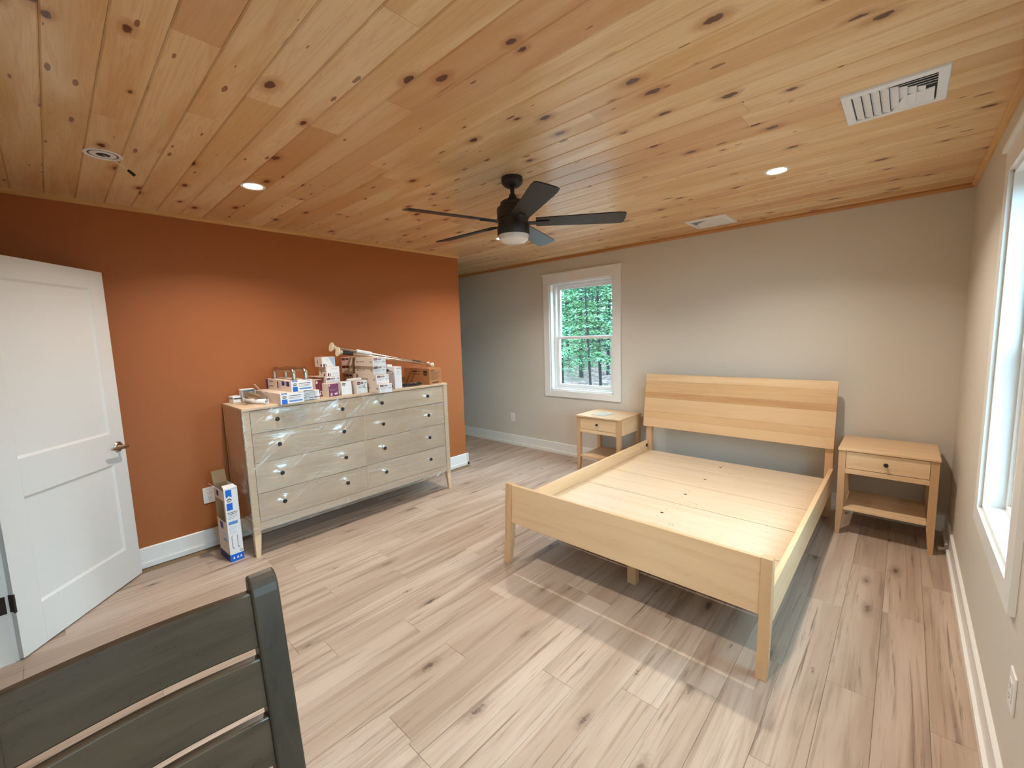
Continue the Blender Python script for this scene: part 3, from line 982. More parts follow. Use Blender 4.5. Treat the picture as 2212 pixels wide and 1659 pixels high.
# footboard legs (sabre shaped towards the foot of the bed)
for (xa, xb) in ((BX0 + 0.004, BX0 + 0.052), (BX1 - 0.045, BX1)):
    prof = [(-2.325, 0.537), (-2.338, 0.40), (-2.342, 0.27), (-2.348, 0.14), (-2.368, 0.0), (-2.330, 0.0), (-2.300, 0.14), (-2.286, 0.27), (-2.286, 0.537)]
    MB().prism(prof, 0, xa, xb).build('leg', 'maple_z', bed, 0.002)
MB().hexa([(BX0 + 0.052, -2.332, 0.277), (BX1 - 0.045, -2.332, 0.277), (BX1 - 0.045, -2.308, 0.277), (BX0 + 0.052, -2.308, 0.277),
           (BX0 + 0.052, -2.318, 0.532), (BX1 - 0.045, -2.318, 0.532), (BX1 - 0.045, -2.294, 0.532), (BX0 + 0.052, -2.294, 0.532)]).build('footboard', 'maple_x', bed, 0.002)
for nm, xa, xb in (('side_rail', BX0, BX0 + 0.026), ('side_rail', BX1 - 0.026, BX1)):
    B(xa, xb, -2.287, -0.222, 0.235, 0.402).build(nm, 'maple_y', bed, 0.002)
for nm, xa, xb in (('ledger', BX0 + 0.026, BX0 + 0.066), ('ledger', BX1 - 0.066, BX1 - 0.026)):
    B(xa, xb, -2.26, -0.23, 0.255, 0.290).build(nm, 'maple_y', bed, 0.001)
# deck panels
edges = [-0.205, -0.575, -1.000, -1.415, -1.835, -2.288]
DZ = 0.304
for i in range(5):
    ya, yb = edges[i + 1] + 0.004, edges[i] - 0.004
    pn = B(BX0 + 0.030, BX1 - 0.030, ya, yb, DZ - 0.012, DZ).build('deck_panel', 'maple_ply', bed, 0.0012)
    cx, cy = (BX0 + BX1) / 2, (ya + yb) / 2
    if i < 4:
        MB().lathe([(0, DZ - 0.0001), (0.011, DZ - 0.0001), (0.011, DZ + 0.0006), (0, DZ + 0.0006)], (cx, cy, 0), 16).build('finger_hole', 'ink_brown', pn)
        for dx, dy in ((0.0, 0.07), (0.0, -0.07), (0.11, -0.14), (0.13, -0.14)):
            MB().lathe([(0, DZ - 0.0001), (0.0035, DZ - 0.0001), (0.0035, DZ + 0.0006), (0, DZ + 0.0006)], (cx + dx, cy + dy, 0), 10).build('screw', 'ink_brown', pn)
B((BX0 + BX1) / 2 - 0.028, (BX0 + BX1) / 2 + 0.028, -2.2, -0.24, 0.20, 0.291).build('centre_beam', 'maple_y', bed, 0.002)
for y in (-2.04, -1.2, -0.4):
    B((BX0 + BX1) / 2 - 0.028, (BX0 + BX1) / 2 + 0.028, y - 0.022, y + 0.022, 0.0, 0.20).build('support_leg', 'maple_z', bed, 0.002)
# head posts and slanted headboard of glued boards
for (xa, xb) in ((BX0 + 0.004, BX0 + 0.058), (BX1 - 0.062, BX1 - 0.008)):
    prof = [(-0.236, 0.0), (-0.212, 0.25), (-0.208, 0.56), (-0.140, 1.06), (-0.098, 1.06), (-0.150, 0.56), (-0.166, 0.25), (-0.196, 0.0)]
    MB().prism(prof, 0, xa, xb).build('post', 'maple_z', bed, 0.002)
hb = [(0.556, -0.232), (1.086, -0.158)]
bounds = [0.0, 0.17, 0.30, 0.55, 0.66, 0.87, 1.0]
HB_TONE = ['maple_x', 'maple_x_mid', 'maple_x', 'maple_x_deep', 'maple_x_mid', 'maple_x']
for i in range(6):
    def hp(f, back):
        z = hb[0][0] + f * (hb[1][0] - hb[0][0])
        y = hb[0][1] + f * (hb[1][1] - hb[0][1])
        return (y + back, z - back * 0.14)
    f0, f1 = bounds[i] + (0.0006 if i else 0), bounds[i + 1] - (0.0006 if i < 5 else 0)
    MB().prism([hp(f0, 0), hp(f1, 0), hp(f1, 0.022), hp(f0, 0.022)], 0, BX0 - 0.018, BX1 - 0.006).build('headboard_plank', HB_TONE[i], bed, 0.0006)
hw = B(BX0 + 0.026, BX0 + 0.036, -0.262, -0.236, 0.345, 0.375).build('rail_hook', 'bronze', bed, 0.002)


# ------------------------------------------------------------------ nightstands
def nightstand(loc, label, rotz=0.0):
    """origin at floor centre of the front edge; front faces -y; width 0.53"""
    t = thing('nightstand', label, 'nightstand', loc, rotz, 'maple nightstands')
    wd, dp, ht = 0.528, 0.47, 0.645
    a = wd / 2
    B(-a, a, -0.006, dp, ht - 0.018, ht).build('table_top', 'maple_x', t, 0.003)
    lw = 0.042
    for sx in (-1, 1):
        for fy in (0, 1):
            xo, xi = sx * (a - 0.004), sx * (a - 0.004 - lw)
            xt = sx * (a - 0.004 - 0.026)
            y0, y1 = (0.004, 0.004 + lw) if fy == 0 else (dp - 0.006 - lw, dp - 0.006)
            yt0, yt1 = (0.004, 0.004 + 0.028) if fy == 0 else (dp - 0.006 - 0.028, dp - 0.006)
            mb = MB()
            lo = [(min(xo, xt), yt0, 0), (max(xo, xt), yt0, 0), (max(xo, xt), yt1, 0), (min(xo, xt), yt1, 0)]
            mi = [(min(xo, xi), y0, 0.165), (max(xo, xi), y0, 0.165), (max(xo, xi), y1, 0.165), (min(xo, xi), y1, 0.165)]
            hi = [(q[0], q[1], ht - 0.018) for q in mi]
            fs = [(0, 3, 2, 1), (8, 9, 10, 11)]
            for b0 in (0, 4):
                fs += [(b0 + k_, b0 + (k_ + 1) % 4, b0 + 4 + (k_ + 1) % 4, b0 + 4 + k_) for k_ in range(4)]
            mb.add(lo + mi + hi, fs).build('leg', 'maple_z', t, 0.0015)
    i0 = a - 0.004 - lw
    dr = B(-i0 + 0.002, i0 - 0.002, 0.007, 0.027, 0.500, 0.622).build('drawer', 'maple_x', t, 0.0015)
    MB().lathe([(0, -0.018), (0.006, -0.020), (0.0135, -0.018), (0.0135, -0.013), (0.006, -0.008), (0.006, 0.008), (0, 0.008)], (0, 0, 0.562), 20, 1).build('knob', 'black', dr, smooth=True)
    B(-i0, i0, 0.006, 0.028, 0.462, 0.497).build('front_rail', 'maple_x', t, 0.001)
    for sx in (-1, 1):
        B(min(sx * (a - 0.01), sx * (a - 0.03)), max(sx * (a - 0.01), sx * (a - 0.03)), 0.046, dp - 0.048, 0.462, ht - 0.018).build('side_panel', 'maple_y', t, 0.001)
    B(-i0, i0, dp - 0.03, dp - 0.012, 0.462, ht - 0.018).build('back_panel', 'maple_x', t, 0.001)
    B(-a + 0.03, a - 0.03, 0.03, dp - 0.05, 0.468, 0.476).build('drawer_bottom', 'maple_ply', t)
    B(-i0 + 0.0, i0 - 0.0, 0.012, dp - 0.012, 0.186, 0.206).build('shelf', 'maple_x', t, 0.0015)
    return t


nightstand((-0.347, -0.522, 0), 'maple nightstand with one drawer right of the bed, by the window wall')
nightstand((-2.625, -0.50, 0), 'maple nightstand with one drawer left of the bed, under the window')
pc = B(-0.075, 0.075, -0.10, 0.10, 0, 0.003).build('paper_card', 'card_pale', None, 0.0005, loc=(-2.66, -0.315, 0.6455), rotz=-0.12)
tag(pc, 'flat pale card lying on the nightstand under the window', 'card')

# ------------------------------------------------------------------ dresser
DF, DBK, DY0, DY1, DTOP = -3.61, -4.085, -3.459, -1.682, 1.078
dr = thing('dresser', 'long eight drawer maple dresser bound in clear stretch wrap', 'dresser', (0, 0, 0))
B(DBK, DF + 0.004, DY0 - 0.003, DY1 + 0.003, DTOP - 0.020, DTOP).build('dresser_top', 'dresser_y', dr, 0.002)
for ya, yb in ((DY0, DY0 + 0.02), (DY1 - 0.02, DY1)):
    B(DBK + 0.02, DF - 0.02, ya, yb, 0.19, DTOP - 0.02).build('side_panel', 'dresser_z', dr, 0.001)
for sy, y0 in ((1, DY0), (-1, DY1)):
    for front in (True, False):
        ya, yi, yt = y0, y0 + sy * 0.044, y0 + sy * 0.028
        xf = DF if front else DBK
        sx = -1 if front else 1
        xi, xt = xf + sx * 0.044, xf + sx * 0.026
        mb = MB()
        def qd(xa_, xb_, ya_, yb_, z):
            xa_, xb_, ya_, yb_ = min(xa_, xb_), max(xa_, xb_), min(ya_, yb_), max(ya_, yb_)
            return [(xa_, ya_, z), (xb_, ya_, z), (xb_, yb_, z), (xa_, yb_, z)]
        fs = [(0, 3, 2, 1), (8, 9, 10, 11)]
        for b0 in (0, 4):
            fs += [(b0 + k_, b0 + (k_ + 1) % 4, b0 + 4 + (k_ + 1) % 4, b0 + 4 + k_) for k_ in range(4)]
        mb.add(qd(xf, xt, ya, yt, 0) + qd(xf, xi, ya, yi, 0.165) + qd(xf, xi, ya, yi, DTOP - 0.02), fs).build('leg', 'dresser_z', dr, 0.0015)
YM = -2.573
ROWS = [(0.252, 0.455), (0.459, 0.676), (0.680, 0.888), (0.893, 1.052)]
COLS = [(DY0 + 0.047, YM - 0.004, (-3.247, -2.762)), (YM + 0.004, DY1 - 0.047, (-2.409, -1.930))]
KZ = [0.364, 0.578, 0.793, 0.977]
for (ya, yb, ks) in COLS:
    for (za, zb), kz in zip(ROWS, KZ):
        d_ = B(DF - 0.022, DF - 0.003, ya + 0.001, yb - 0.001, za, zb).build('drawer', 'dresser_y', dr, 0.0012)
        for ky in ks:
            MB().lathe([(0, -0.004), (0.006, -0.004), (0.006, 0.010), (0.0145, 0.017), (0.016, 0.024), (0.012, 0.030), (0, 0.031)], (DF, ky, kz), 18, 0).build('knob', 'black', d_, smooth=True)
B(DF - 0.022, DF - 0.002, DY0 + 0.044, DY1 - 0.044, 0.192, 0.249).build('bottom_rail', 'dresser_y', dr, 0.001)
B(DF - 0.022, DF - 0.002, YM - 0.004, YM + 0.004, 0.249, 1.056).build('divider', 'dresser_z', dr)
B(DF - 0.028, DF - 0.024, DY0 + 0.03, DY1 - 0.03, 0.2, 1.058).build('carcass', 'ink_brown', dr)
B(DBK + 0.004, DBK + 0.012, DY0 + 0.02, DY1 - 0.02, 0.19, 1.058).build('back_panel', 'dresser_y', dr)
B(DBK + 0.03, DF - 0.03, DY0 + 0.02, DY1 - 0.02, 0.192, 0.202).build('bottom_board', 'dresser_y', dr)
# stretch wrap around front and ends, lightly crumpled
mb = MB()
r2 = random.Random(3)
path = []
for i in range(7):
    path.append((DBK + 0.05 + (DF - DBK - 0.05) * i / 6.0, DY0 - 0.006, (0, -1)))
for i in range(1, 140):
    path.append((DF + 0.0015, DY0 - 0.004 + (DY1 - DY0 + 0.008) * i / 140.0, (1, 0)))
for i in range(7):
    path.append((DF - (DF - DBK - 0.05) * i / 6.0, DY1 + 0.006, (0, 1)))
zs = [0.155 + (DTOP - 0.012 - 0.155) * i / 72.0 for i in range(73)]
knob_at = [(ky, kz) for (_a, _b, ks) in COLS for kz in KZ for ky in ks]
nz = len(zs)
vs, fs = [], []
for i, (px, py, nn) in enumerate(path):
    lowz = 0.0
    for k_, z in enumerate(zs):
        off = 0.0009 * r2.random() + (0.002 if k_ in (0, nz - 1) else 0)
        if nn[0] == 1:                       # the film tents out over every knob
            for (ky, kz) in knob_at:
                d2 = ((py - ky) / 1.5) ** 2 + (z - kz) ** 2
                if d2 < 0.03:
                    off += 0.0265 / (1.0 + d2 / 0.0011) ** 1.3
        zz = z
        if k_ == 0:
            edge = min(abs(py - DY0), abs(py - DY1))
            zz = 0.150 + min(0.035, edge * 0.6) + 0.006 * r2.random()
        vs.append((px + nn[0] * off, py + nn[1] * off, zz))
for i in range(len(path) - 1):
    for k_ in range(nz - 1):
        fs.append((i * nz + k_, (i + 1) * nz + k_, (i + 1) * nz + k_ + 1, i * nz + k_ + 1))
wrap = MB().add(vs, fs).build('stretch_wrap', 'film', dr, smooth=True)
wrap['label'] = 'clear creased stretch wrap'


# ------------------------------------------------------------------ printed cartons
def flat_text(txt, size):
    cu = bpy.data.curves.new('lettering', 'FONT')
    cu.body = txt
    cu.size = size
    cu.align_x = 'LEFT'
    cu.resolution_u = 2
    ob = bpy.data.objects.new('tmp', cu)
    COL.objects.link(ob)
    dg = bpy.context.evaluated_depsgraph_get()
    me = bpy.data.meshes.new_from_object(ob.evaluated_get(dg))
    vs = [tuple(v.co) for v in me.vertices]
    fs = [tuple(p_.vertices) for p_ in me.polygons]
    bpy.data.objects.remove(ob)
    bpy.data.meshes.remove(me)
    return vs, fs


def fit_text(txt, u0, v0, u1, v1):
    vs, fs = flat_text(txt, 1.0)
    xs, ys = [v[0] for v in vs], [v[1] for v in vs]
    sx, sy = (u1 - u0) / (max(xs) - min(xs)), (v1 - v0) / (max(ys) - min(ys))
    return [(u0 + (v[0] - min(xs)) * sx, v0 + (v[1] - min(ys)) * sy) for v in vs], fs


class Printer:
    """flat print on one face of a carton, in metres from the lower left corner of that face"""
    def __init__(self, parent, org, ux, uy, nrm):
        self.p, self.o, self.ux, self.uy, self.n = parent, Vector(org), Vector(ux), Vector(uy), Vector(nrm)
        self.acc = {}

    def _add(self, name, mat, pts, fs, lift=1):
        key = (name, mat)
        mb = self.acc.setdefault(key, MB())
        mb.add([self.o + self.ux * u + self.uy * v + self.n * (0.0007 * lift) for u, v in pts], fs)

    def rect(self, name, mat, u0, v0, u1, v1, lift=1):
        self._add(name, mat, [(u0, v0), (u1, v0), (u1, v1), (u0, v1)], [(0, 1, 2, 3)], lift)

    def poly(self, name, mat, pts, lift=1):
        self._add(name, mat, pts, [tuple(range(len(pts)))], lift)

    def line(self, name, mat, pts, wd, lift=1):
        for (a, b), (c, d) in zip(pts[:-1], pts[1:]):
            l = math.hypot(c - a, d - b) or 1
            nx, ny = -(d - b) / l * wd / 2, (c - a) / l * wd / 2
            self._add(name, mat, [(a + nx, b + ny), (a - nx, b - ny), (c - nx, d - ny), (c + nx, d + ny)], [(0, 1, 2, 3)], lift)

    def ring(self, name, mat, cu, cv, r, wd, lift=1, seg=16):
        pts = [(cu + r * math.cos(2 * math.pi * i / seg), cv + r * math.sin(2 * math.pi * i / seg)) for i in range(seg + 1)]
        self.line(name, mat, pts, wd, lift)

    def text(self, mat, txt, u0, v0, u1, v1, lift=2):
        pts, fs = fit_text(txt, u0, v0, u1, v1)
        self._add('lettering', mat, pts, fs, lift)

    def lines(self, mat, u0, u1, vtop, n, step, hgt):
        """rows of print too small to read"""
        for i in range(n):
            e = u1 - (u1 - u0) * (0.0, 0.12, 0.35, 0.2)[i % 4]
            self.rect('print_line', mat, u0, vtop - i * step - hgt, e, vtop - i * step)

    def done(self):
        for (name, mat), mb in self.acc.items():
            me = bpy.data.meshes.new(name)
            me.from_pydata(mb.v, [], mb.f)
            me.update()
            me.materials.append(M[mat])
            o = place(name, me, self.p)
            if name in ('print_line', 'pictogram', 'white_icon', 'grey_tab', 'print_block', 'navy_block'):
                o['kind'] = 'stuff'


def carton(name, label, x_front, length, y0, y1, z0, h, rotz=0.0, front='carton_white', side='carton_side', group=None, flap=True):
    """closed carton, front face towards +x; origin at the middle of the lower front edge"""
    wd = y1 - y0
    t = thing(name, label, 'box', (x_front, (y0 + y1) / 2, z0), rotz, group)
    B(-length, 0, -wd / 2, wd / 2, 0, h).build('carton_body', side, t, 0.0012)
    if flap:
        B(-0.0004, 0.0012, -wd / 2 + 0.0012, wd / 2 - 0.0012, 0.0016, h - 0.0014).build('end_flap', front, t, 0.0003)
    F = Printer(t, (0.0012 if flap else 0, -wd / 2, 0), (0, 1, 0), (0, 0, 1), (1, 0, 0))
    S = Printer(t, (-length, -wd / 2, 0), (1, 0, 0), (0, 0, 1), (0, -1, 0))
    return t, F, S, wd


def faucet_front(F, wd, h, icon='ring', soft='ink_soft'):
    F.rect('logo_block', 'maroon', 0.06 * wd, 0.68 * h, 0.33 * wd, 0.92 * h)
    F.text('print_white', 'Moen', 0.10 * wd, 0.74 * h, 0.29 * wd, 0.86 * h)
    F.rect('grey_tab', 'ink', 0.38 * wd, 0.73 * h, 0.63 * wd, 0.87 * h)
    F.rect('print_line', 'print_white', 0.42 * wd, 0.78 * h, 0.59 * wd, 0.82 * h, 2)
    F.rect('print_line', soft, 0.80 * wd, 0.77 * h, 0.94 * wd, 0.84 * h)
    F.lines(soft, 0.10 * wd, 0.60 * wd, 0.58 * h, 3, 0.10 * h, 0.025 * h)
    F.lines(soft, 0.10 * wd, 0.36 * wd, 0.14 * h, 1, 0.1 * h, 0.03 * h)
    if icon == 'ring':
        F.ring('pictogram', 'ink', 0.76 * wd, 0.47 * h, 0.085 * h, 0.03 * h)
        F.line('pictogram', 'ink', [(0.80 * wd, 0.50 * h), (0.98 * wd, 0.49 * h)], 0.03 * h)
    if icon == 'hook':
        F.ring('pictogram', 'ink', 0.66 * wd, 0.48 * h, 0.07 * h, 0.03 * h)
        F.line('pictogram', 'ink', [(0.76 * wd, 0.78 * h), (0.72 * wd, 0.45 * h), (0.82 * wd, 0.36 * h), (0.90 * wd, 0.42 * h)], 0.025 * h)


def grab_front(F, wd, h):
    u0, u1 = 0.055 * wd, 0.285 * wd
    F.poly('blue_banner', 'blue', [(u0, 1.0 * h), (u0, 0.88 * h), ((u0 + u1) / 2, 0.93 * h), (u1, 0.88 * h), (u1, 1.0 * h)][::-1])
    F.poly('house_emblem', 'ink', [(u0 + 0.02 * wd, 0.70 * h), ((u0 + u1) / 2, 0.77 * h), (u1 - 0.02 * wd, 0.70 * h), (u1 - 0.02 * wd, 0.66 * h), ((u0 + u1) / 2, 0.71 * h), (u0 + 0.02 * wd, 0.66 * h)][::-1])
    F.lines('ink', u0 + 0.03 * wd, u1 - 0.03 * wd, 0.63 * h, 2, 0.07 * h, 0.04 * h)
    F.rect('blue_block', 'blue', u0, 0.02 * h, u1, 0.44 * h)
    F.lines('ink', 0.36 * wd, 0.90 * wd, 0.74 * h, 1, 0.1 * h, 0.05 * h)
    F.lines('ink_soft', 0.36 * wd, 0.88 * wd, 0.58 * h, 2, 0.12 * h, 0.035 * h)
    F.rect('blue_bar', 'blue2', 0.36 * wd, 0.17 * h, 0.93 * wd, 0.30 * h)
    F.lines('ink_soft', 0.76 * wd, 0.96 * wd, 0.94 * h, 1, 0.1 * h, 0.03 * h)


ZT = DTOP + 0.0003
# lower grab bar carton, its neighbour, and the upper grab bar carton with the two bars
t, F, S, wd = carton('grab_bar_box', 'white and blue grab bar carton, the lower one, hanging over the dresser edge', -3.562, 0.47, -3.226, -3.060, ZT, 0.080, 0.05, group='blue and white grab bar cartons')
grab_front(F, wd, 0.080)
F.done()
t, F, S, wd = carton('towel_ring_box', 'low white carton with a ring picture right of the lower blue grab bar carton', -3.630, 0.34, -3.050, -2.915, ZT, 0.071, 0.05)
F.ring('pictogram', 'ink_soft', 0.30 * wd, 0.55 * 0.071, 0.012, 0.003)
F.line('pictogram', 'ink_soft', [(0.02 * wd, 0.55 * 0.071), (0.22 * wd, 0.56 * 0.071)], 0.002)
F.lines('ink_soft', 0.42 * wd, 0.95 * wd, 0.062, 3, 0.010, 0.0016)
F.rect('grey_tab', 'ink', 0.38 * wd, 0.016, 0.64 * wd, 0.020)
F.rect('logo_block', 'maroon', 0.68 * wd, 0.014, 0.97 * wd, 0.020)
F.rect('print_line', 'ink', 0.38 * wd, 0.002, 0.64 * wd, 0.005)
F.rect('print_line', 'ink_soft', 0.08 * wd, 0.018, 0.24 * wd, 0.024)
F.done()
UB = ZT + 0.0806
t, F, S, wd = carton('grab_bar_box', 'white and blue grab bar carton, the upper one, carrying two steel bars', -3.575, 0.45, -3.140, -2.984, UB, 0.082, 0.05, group='blue and white grab bar cartons')
grab_front(F, wd, 0.082)
F.done()
L_ = 0.45
S.rect('navy_end', 'navy', 0.000, 0.000, 0.030, 0.082)
S.line('pictogram', 'ink', [(0.066, 0.058), (0.066, 0.066), (0.125, 0.066), (0.125, 0.058)], 0.005)
S.line('pictogram', 'ink', [(0.066, 0.022), (0.066, 0.030), (0.125, 0.030), (0.125, 0.022)], 0.005)
S.ring('pictogram', 'ink', 0.046, 0.018, 0.007, 0.002)
S.rect('blue_bar', 'navy', 0.205, 0.018, 0.225, 0.070)
for k_ in range(3):
    S.rect('print_line', 'ink_soft', 0.235 + k_ * 0.016, 0.016, 0.239 + k_ * 0.016, 0.066 - 0.01 * k_)
S.rect('navy_block', 'navy', 0.290, 0.042, 0.335, 0.074)
S.poly('house_emblem', 'ink', [(0.343, 0.050), (0.355, 0.044), (0.355, 0.072), (0.343, 0.066)])
S.poly('navy_block', 'navy', [(0.366, 0.040), (0.420, 0.040), (0.420, 0.074), (0.366, 0.074), (0.372, 0.057)])
S.done()


def grab_bar(loc, label):
    """bar lying feet down: runs along local x"""
    t = thing('grab_bar', label, 'grab bar', loc, 0.05, 'brushed steel grab bars')
    ln, ht, r = 0.345, 0.078, 0.0155
    pts = [(-ln / 2, 0, 0.006)]
    for i in range(0, 7):
        a = math.pi / 2 * i / 6
        pts.append((-ln / 2 + 0.034 * (1 - math.cos(a)), 0, ht - 0.034 + 0.034 * math.sin(a)))
    for i in range(6, -1, -1):
        a = math.pi / 2 * i / 6
        pts.append((ln / 2 - 0.034 * (1 - math.cos(a)), 0, ht - 0.034 + 0.034 * math.sin(a)))
    pts.append((ln / 2, 0, 0.006))
    MB().tube(pts, r, 14).build('bar', 'nickel', t, smooth=True)
    for sx in (-1, 1):
        fl = MB().lathe([(0, 0), (0.028, 0), (0.028, 0.0025), (0.013, 0.004), (0, 0.004)], (sx * ln / 2, 0, 0), 20).build('flange', 'chrome', t, smooth=True)
        for k_ in range(3):
            a = k_ * 2.1 + 0.5
            MB().lathe([(0, 0.002), (0.0045, 0.002), (0.0045, 0.006), (0, 0.0065)], (sx * ln / 2 + 0.021 * math.cos(a), 0.021 * math.sin(a), 0), 8).build('screw', 'chrome', fl)
    return t


UT = UB + 0.0824
grab_bar((-3.785, -3.110, UT), 'brushed steel grab bar on the upper blue carton, the nearer of the two')
grab_bar((-3.775, -3.030, UT), 'brushed steel grab bar on the upper blue carton, the one behind')

# things at the near end of the dresser
t = thing('hinged_case', 'small white flat case with a dark slot at the near end of the dresser', 'case', (-4.03, -3.385, ZT), 0.15)
B(-0.045, 0.03, -0.027, 0.027, 0, 0.030).build('case_body', 'carton_white', t, 0.004)
B(-0.040, 0.034, -0.022, 0.028, 0.030, 0.034).build('slot', 'black', t)
B(-0.046, 0.03, -0.028, 0.028, 0.034, 0.052).build('lid', 'carton_white', t, 0.004)
t = thing('open_carton', 'white open carton with a grey liner behind the rolled paper', 'box', (-4.0, -3.300, ZT), 0.06)
B(-0.06, -0.058, -0.044, 0.044, 0, 0.092).build('back_wall', 'carton_white', t)
B(-0.06, 0.015, -0.046, -0.044, 0, 0.088).build('side_wall', 'carton_white', t)
B(-0.06, 0.015, 0.044, 0.046, 0, 0.088).build('side_wall', 'carton_white', t)
B(-0.06, 0.015, -0.046, 0.046, 0, 0.002).build('base', 'carton_white', t)
B(0.013, 0.015, -0.044, 0.044, 0.002, 0.034).build('front_wall', 'carton_white', t)
B(-0.066, -0.02, -0.047, 0.047, 0.088, 0.097).build('lid_flap', 'carton_white', t, 0.002)
B(-0.056, -0.012, -0.042, 0.042, 0.003, 0.075).build('foam_liner', 'ink_soft', t, 0.004)
# rolled instruction sheet with a curling end
t = thing('rolled_paper', 'rolled white instruction sheet with a curling end lying on the dresser', 'paper', (-3.80, -3.318, ZT), 0.0)
pts2 = []
for i in range(70):
    a = i * 0.26
    r = 0.0135 + 0.00013 * i if i < 52 else 0.0135 + 0.00013 * 52
    if i < 52:
        pts2.append((r * math.cos(a), r * math.sin(a)))
ax, ay = pts2[-1]
sheet = MB()
n_ = len(pts2)
dirx, diry = 0.91, 0.41   # roll axis in plan, pointing to the dresser front and right
nx_, ny_ = -diry, dirx
vs = []
for e in (-0.09, 0.115):
    for (p_, q_) in pts2:
        vs.append((dirx * e + nx_ * p_, diry * e + ny_ * p_, 0.0208 + q_))
sheet.add(vs, [(i, i + 1, n_ + i + 1, n_ + i) for i in range(n_ - 1)])
o = sheet.build('roll', 'paper', t, smooth=True)
s_ = o.modifiers.new('thick', 'SOLIDIFY')
s_.thickness = 0.0006
curl = [(-0.02, 0.150), (0.005, 0.118), (0.03, 0.092), (0.052, 0.070), (0.066, 0.045), (0.066, 0.022), (0.052, 0.006), (0.035, 0.001)]
vs = []
for e in (0.055, 0.10):
    for (p_, q_) in curl:
        vs.append((e - 0.35 * p_ - 0.02, p_ + 0.008, q_))
cn = len(curl)
o = MB().add([(v[0], v[1], v[2]) for v in vs], [(i, i + 1, cn + i + 1, cn + i) for i in range(cn - 1)]).build('curled_sheet', 'paper', t, smooth=True)
s_ = o.modifiers.new('thick', 'SOLIDIFY')
s_.thickness = 0.0008
for k_ in range(4):
    e = 0.035 + 0.018 * k_
    sg = MB()
    arc = [(0.0212 * math.cos(a), 0.0212 * math.sin(a)) for a in [math.radians(x_) for x_ in range(-60, 130, 15)]]
    vs = []
    for de in (0.0, 0.0028):
        for (p_, q_) in arc:
            vs.append((dirx * (e + de) - nx_ * -p_, diry * (e + de) + ny_ * p_, 0.0208 + q_))
    an = len(arc)
# kraft flap of packaging behind the roll
t = thing('packing_flap', 'folded brown cardboard packing behind the rolled paper', 'cardboard', (-3.955, -3.284, ZT), 0.1)
MB().hexa([(-0.015, -0.05, 0.0), (0.08, -0.05, 0.0), (0.08, 0.02, 0.0), (-0.015, 0.02, 0.0), (-0.015, -0.05, 0.05), (0.08, -0.045, 0.03), (0.08, 0.02, 0.03), (-0.015, 0.02, 0.06)]).build('folded_body', 'kraft_dark', t)
MB().hexa([(-0.015, -0.052, 0.04), (0.10, 0.025, 0.032), (0.10, 0.028, 0.032), (-0.015, -0.049, 0.04), (-0.015, -0.052, 0.085), (0.06, 0.02, 0.06), (0.06, 0.023, 0.06), (-0.015, -0.049, 0.085)]).build('flap', 'kraft_dark', t)
# little bag of hardware
t = thing('hardware_bag', 'small clear bag of screws lying on the dresser in front of the roll', 'bag', (-3.86, -3.372, ZT), 0.3)
mb = MB()
r3 = random.Random(5)
gx, gy = 9, 7
vs = [(-0.075 + 0.15 * i / (gx - 1), -0.028 + 0.056 * j / (gy - 1), 0.001 + (0.010 + 0.006 * r3.random()) * math.sin(math.pi * i / (gx - 1)) * math.sin(math.pi * j / (gy - 1))) for i in range(gx) for j in range(gy)]
mb.add(vs, [(i * gy + j, (i + 1) * gy + j, (i + 1) * gy + j + 1, i * gy + j + 1) for i in range(gx - 1) for j in range(gy - 1)]).build('bag', 'film', t, smooth=True)
for k_ in range(6):
    x_, y_, a = r3.uniform(0.0, 0.05), r3.uniform(-0.015, 0.015), r3.uniform(0, 3.1)
    MB().tube([(x_, y_, 0.004), (x_ + 0.022 * math.cos(a), y_ + 0.022 * math.sin(a), 0.0045)], [0.0018, 0.0012], 6).build('screw', 'chrome', t)

# maroon, plum and white faucet cartons
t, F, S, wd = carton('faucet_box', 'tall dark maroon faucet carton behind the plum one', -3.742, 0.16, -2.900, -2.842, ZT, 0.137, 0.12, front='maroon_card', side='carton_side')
F.rect('print_block', 'print_white', 0.10 * wd, 0.108, 0.34 * wd, 0.126)
F.line('pictogram', 'plum', [(0.62 * wd, 0.050), (0.62 * wd, 0.120)], 0.010)
F.line('pictogram', 'print_white', [(0.60 * wd, 0.018), (0.64 * wd, 0.040), (0.78 * wd, 0.046), (0.90 * wd, 0.036), (0.93 * wd, 0.016)], 0.004)
F.ring('pictogram', 'print_white', 0.62 * wd, 0.020, 0.006, 0.006)
F.rect('print_line', 'print_white', 0.12 * wd, 0.004, 0.17 * wd, 0.030)
F.done()
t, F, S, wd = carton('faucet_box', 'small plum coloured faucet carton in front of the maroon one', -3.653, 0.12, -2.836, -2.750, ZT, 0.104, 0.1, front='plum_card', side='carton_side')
F.rect('print_block', 'print_white', 0.06 * wd, 0.086, 0.15 * wd, 0.098)
F.line('pictogram', 'print_white', [(0.55 * wd, 0.024), (0.86 * wd, 0.028), (0.90 * wd, 0.036)], 0.004)
F.poly('pictogram', 'print_white', [(0.60 * wd, 0.014), (0.82 * wd, 0.014), (0.86 * wd, 0.024), (0.56 * wd, 0.022)])
F.lines('pale_blue', 0.10 * wd, 0.92 * wd, 0.060, 2, 0.008, 0.0012)
F.rect('print_line', 'print_white', 0.22 * wd, 0.006, 0.32 * wd, 0.030)
F.rect('print_line', 'print_white', 0.12 * wd, 0.006, 0.15 * wd, 0.026)
F.done()
t, F, S, wd = carton('small_carton', 'small white leaning carton with a maroon logo between the plum and hook cartons', -3.660, 0.075, -2.722, -2.640, ZT, 0.108, -0.25, side='carton_white')
F.rect('logo_block', 'maroon', 0.08 * wd, 0.086, 0.42 * wd, 0.098)
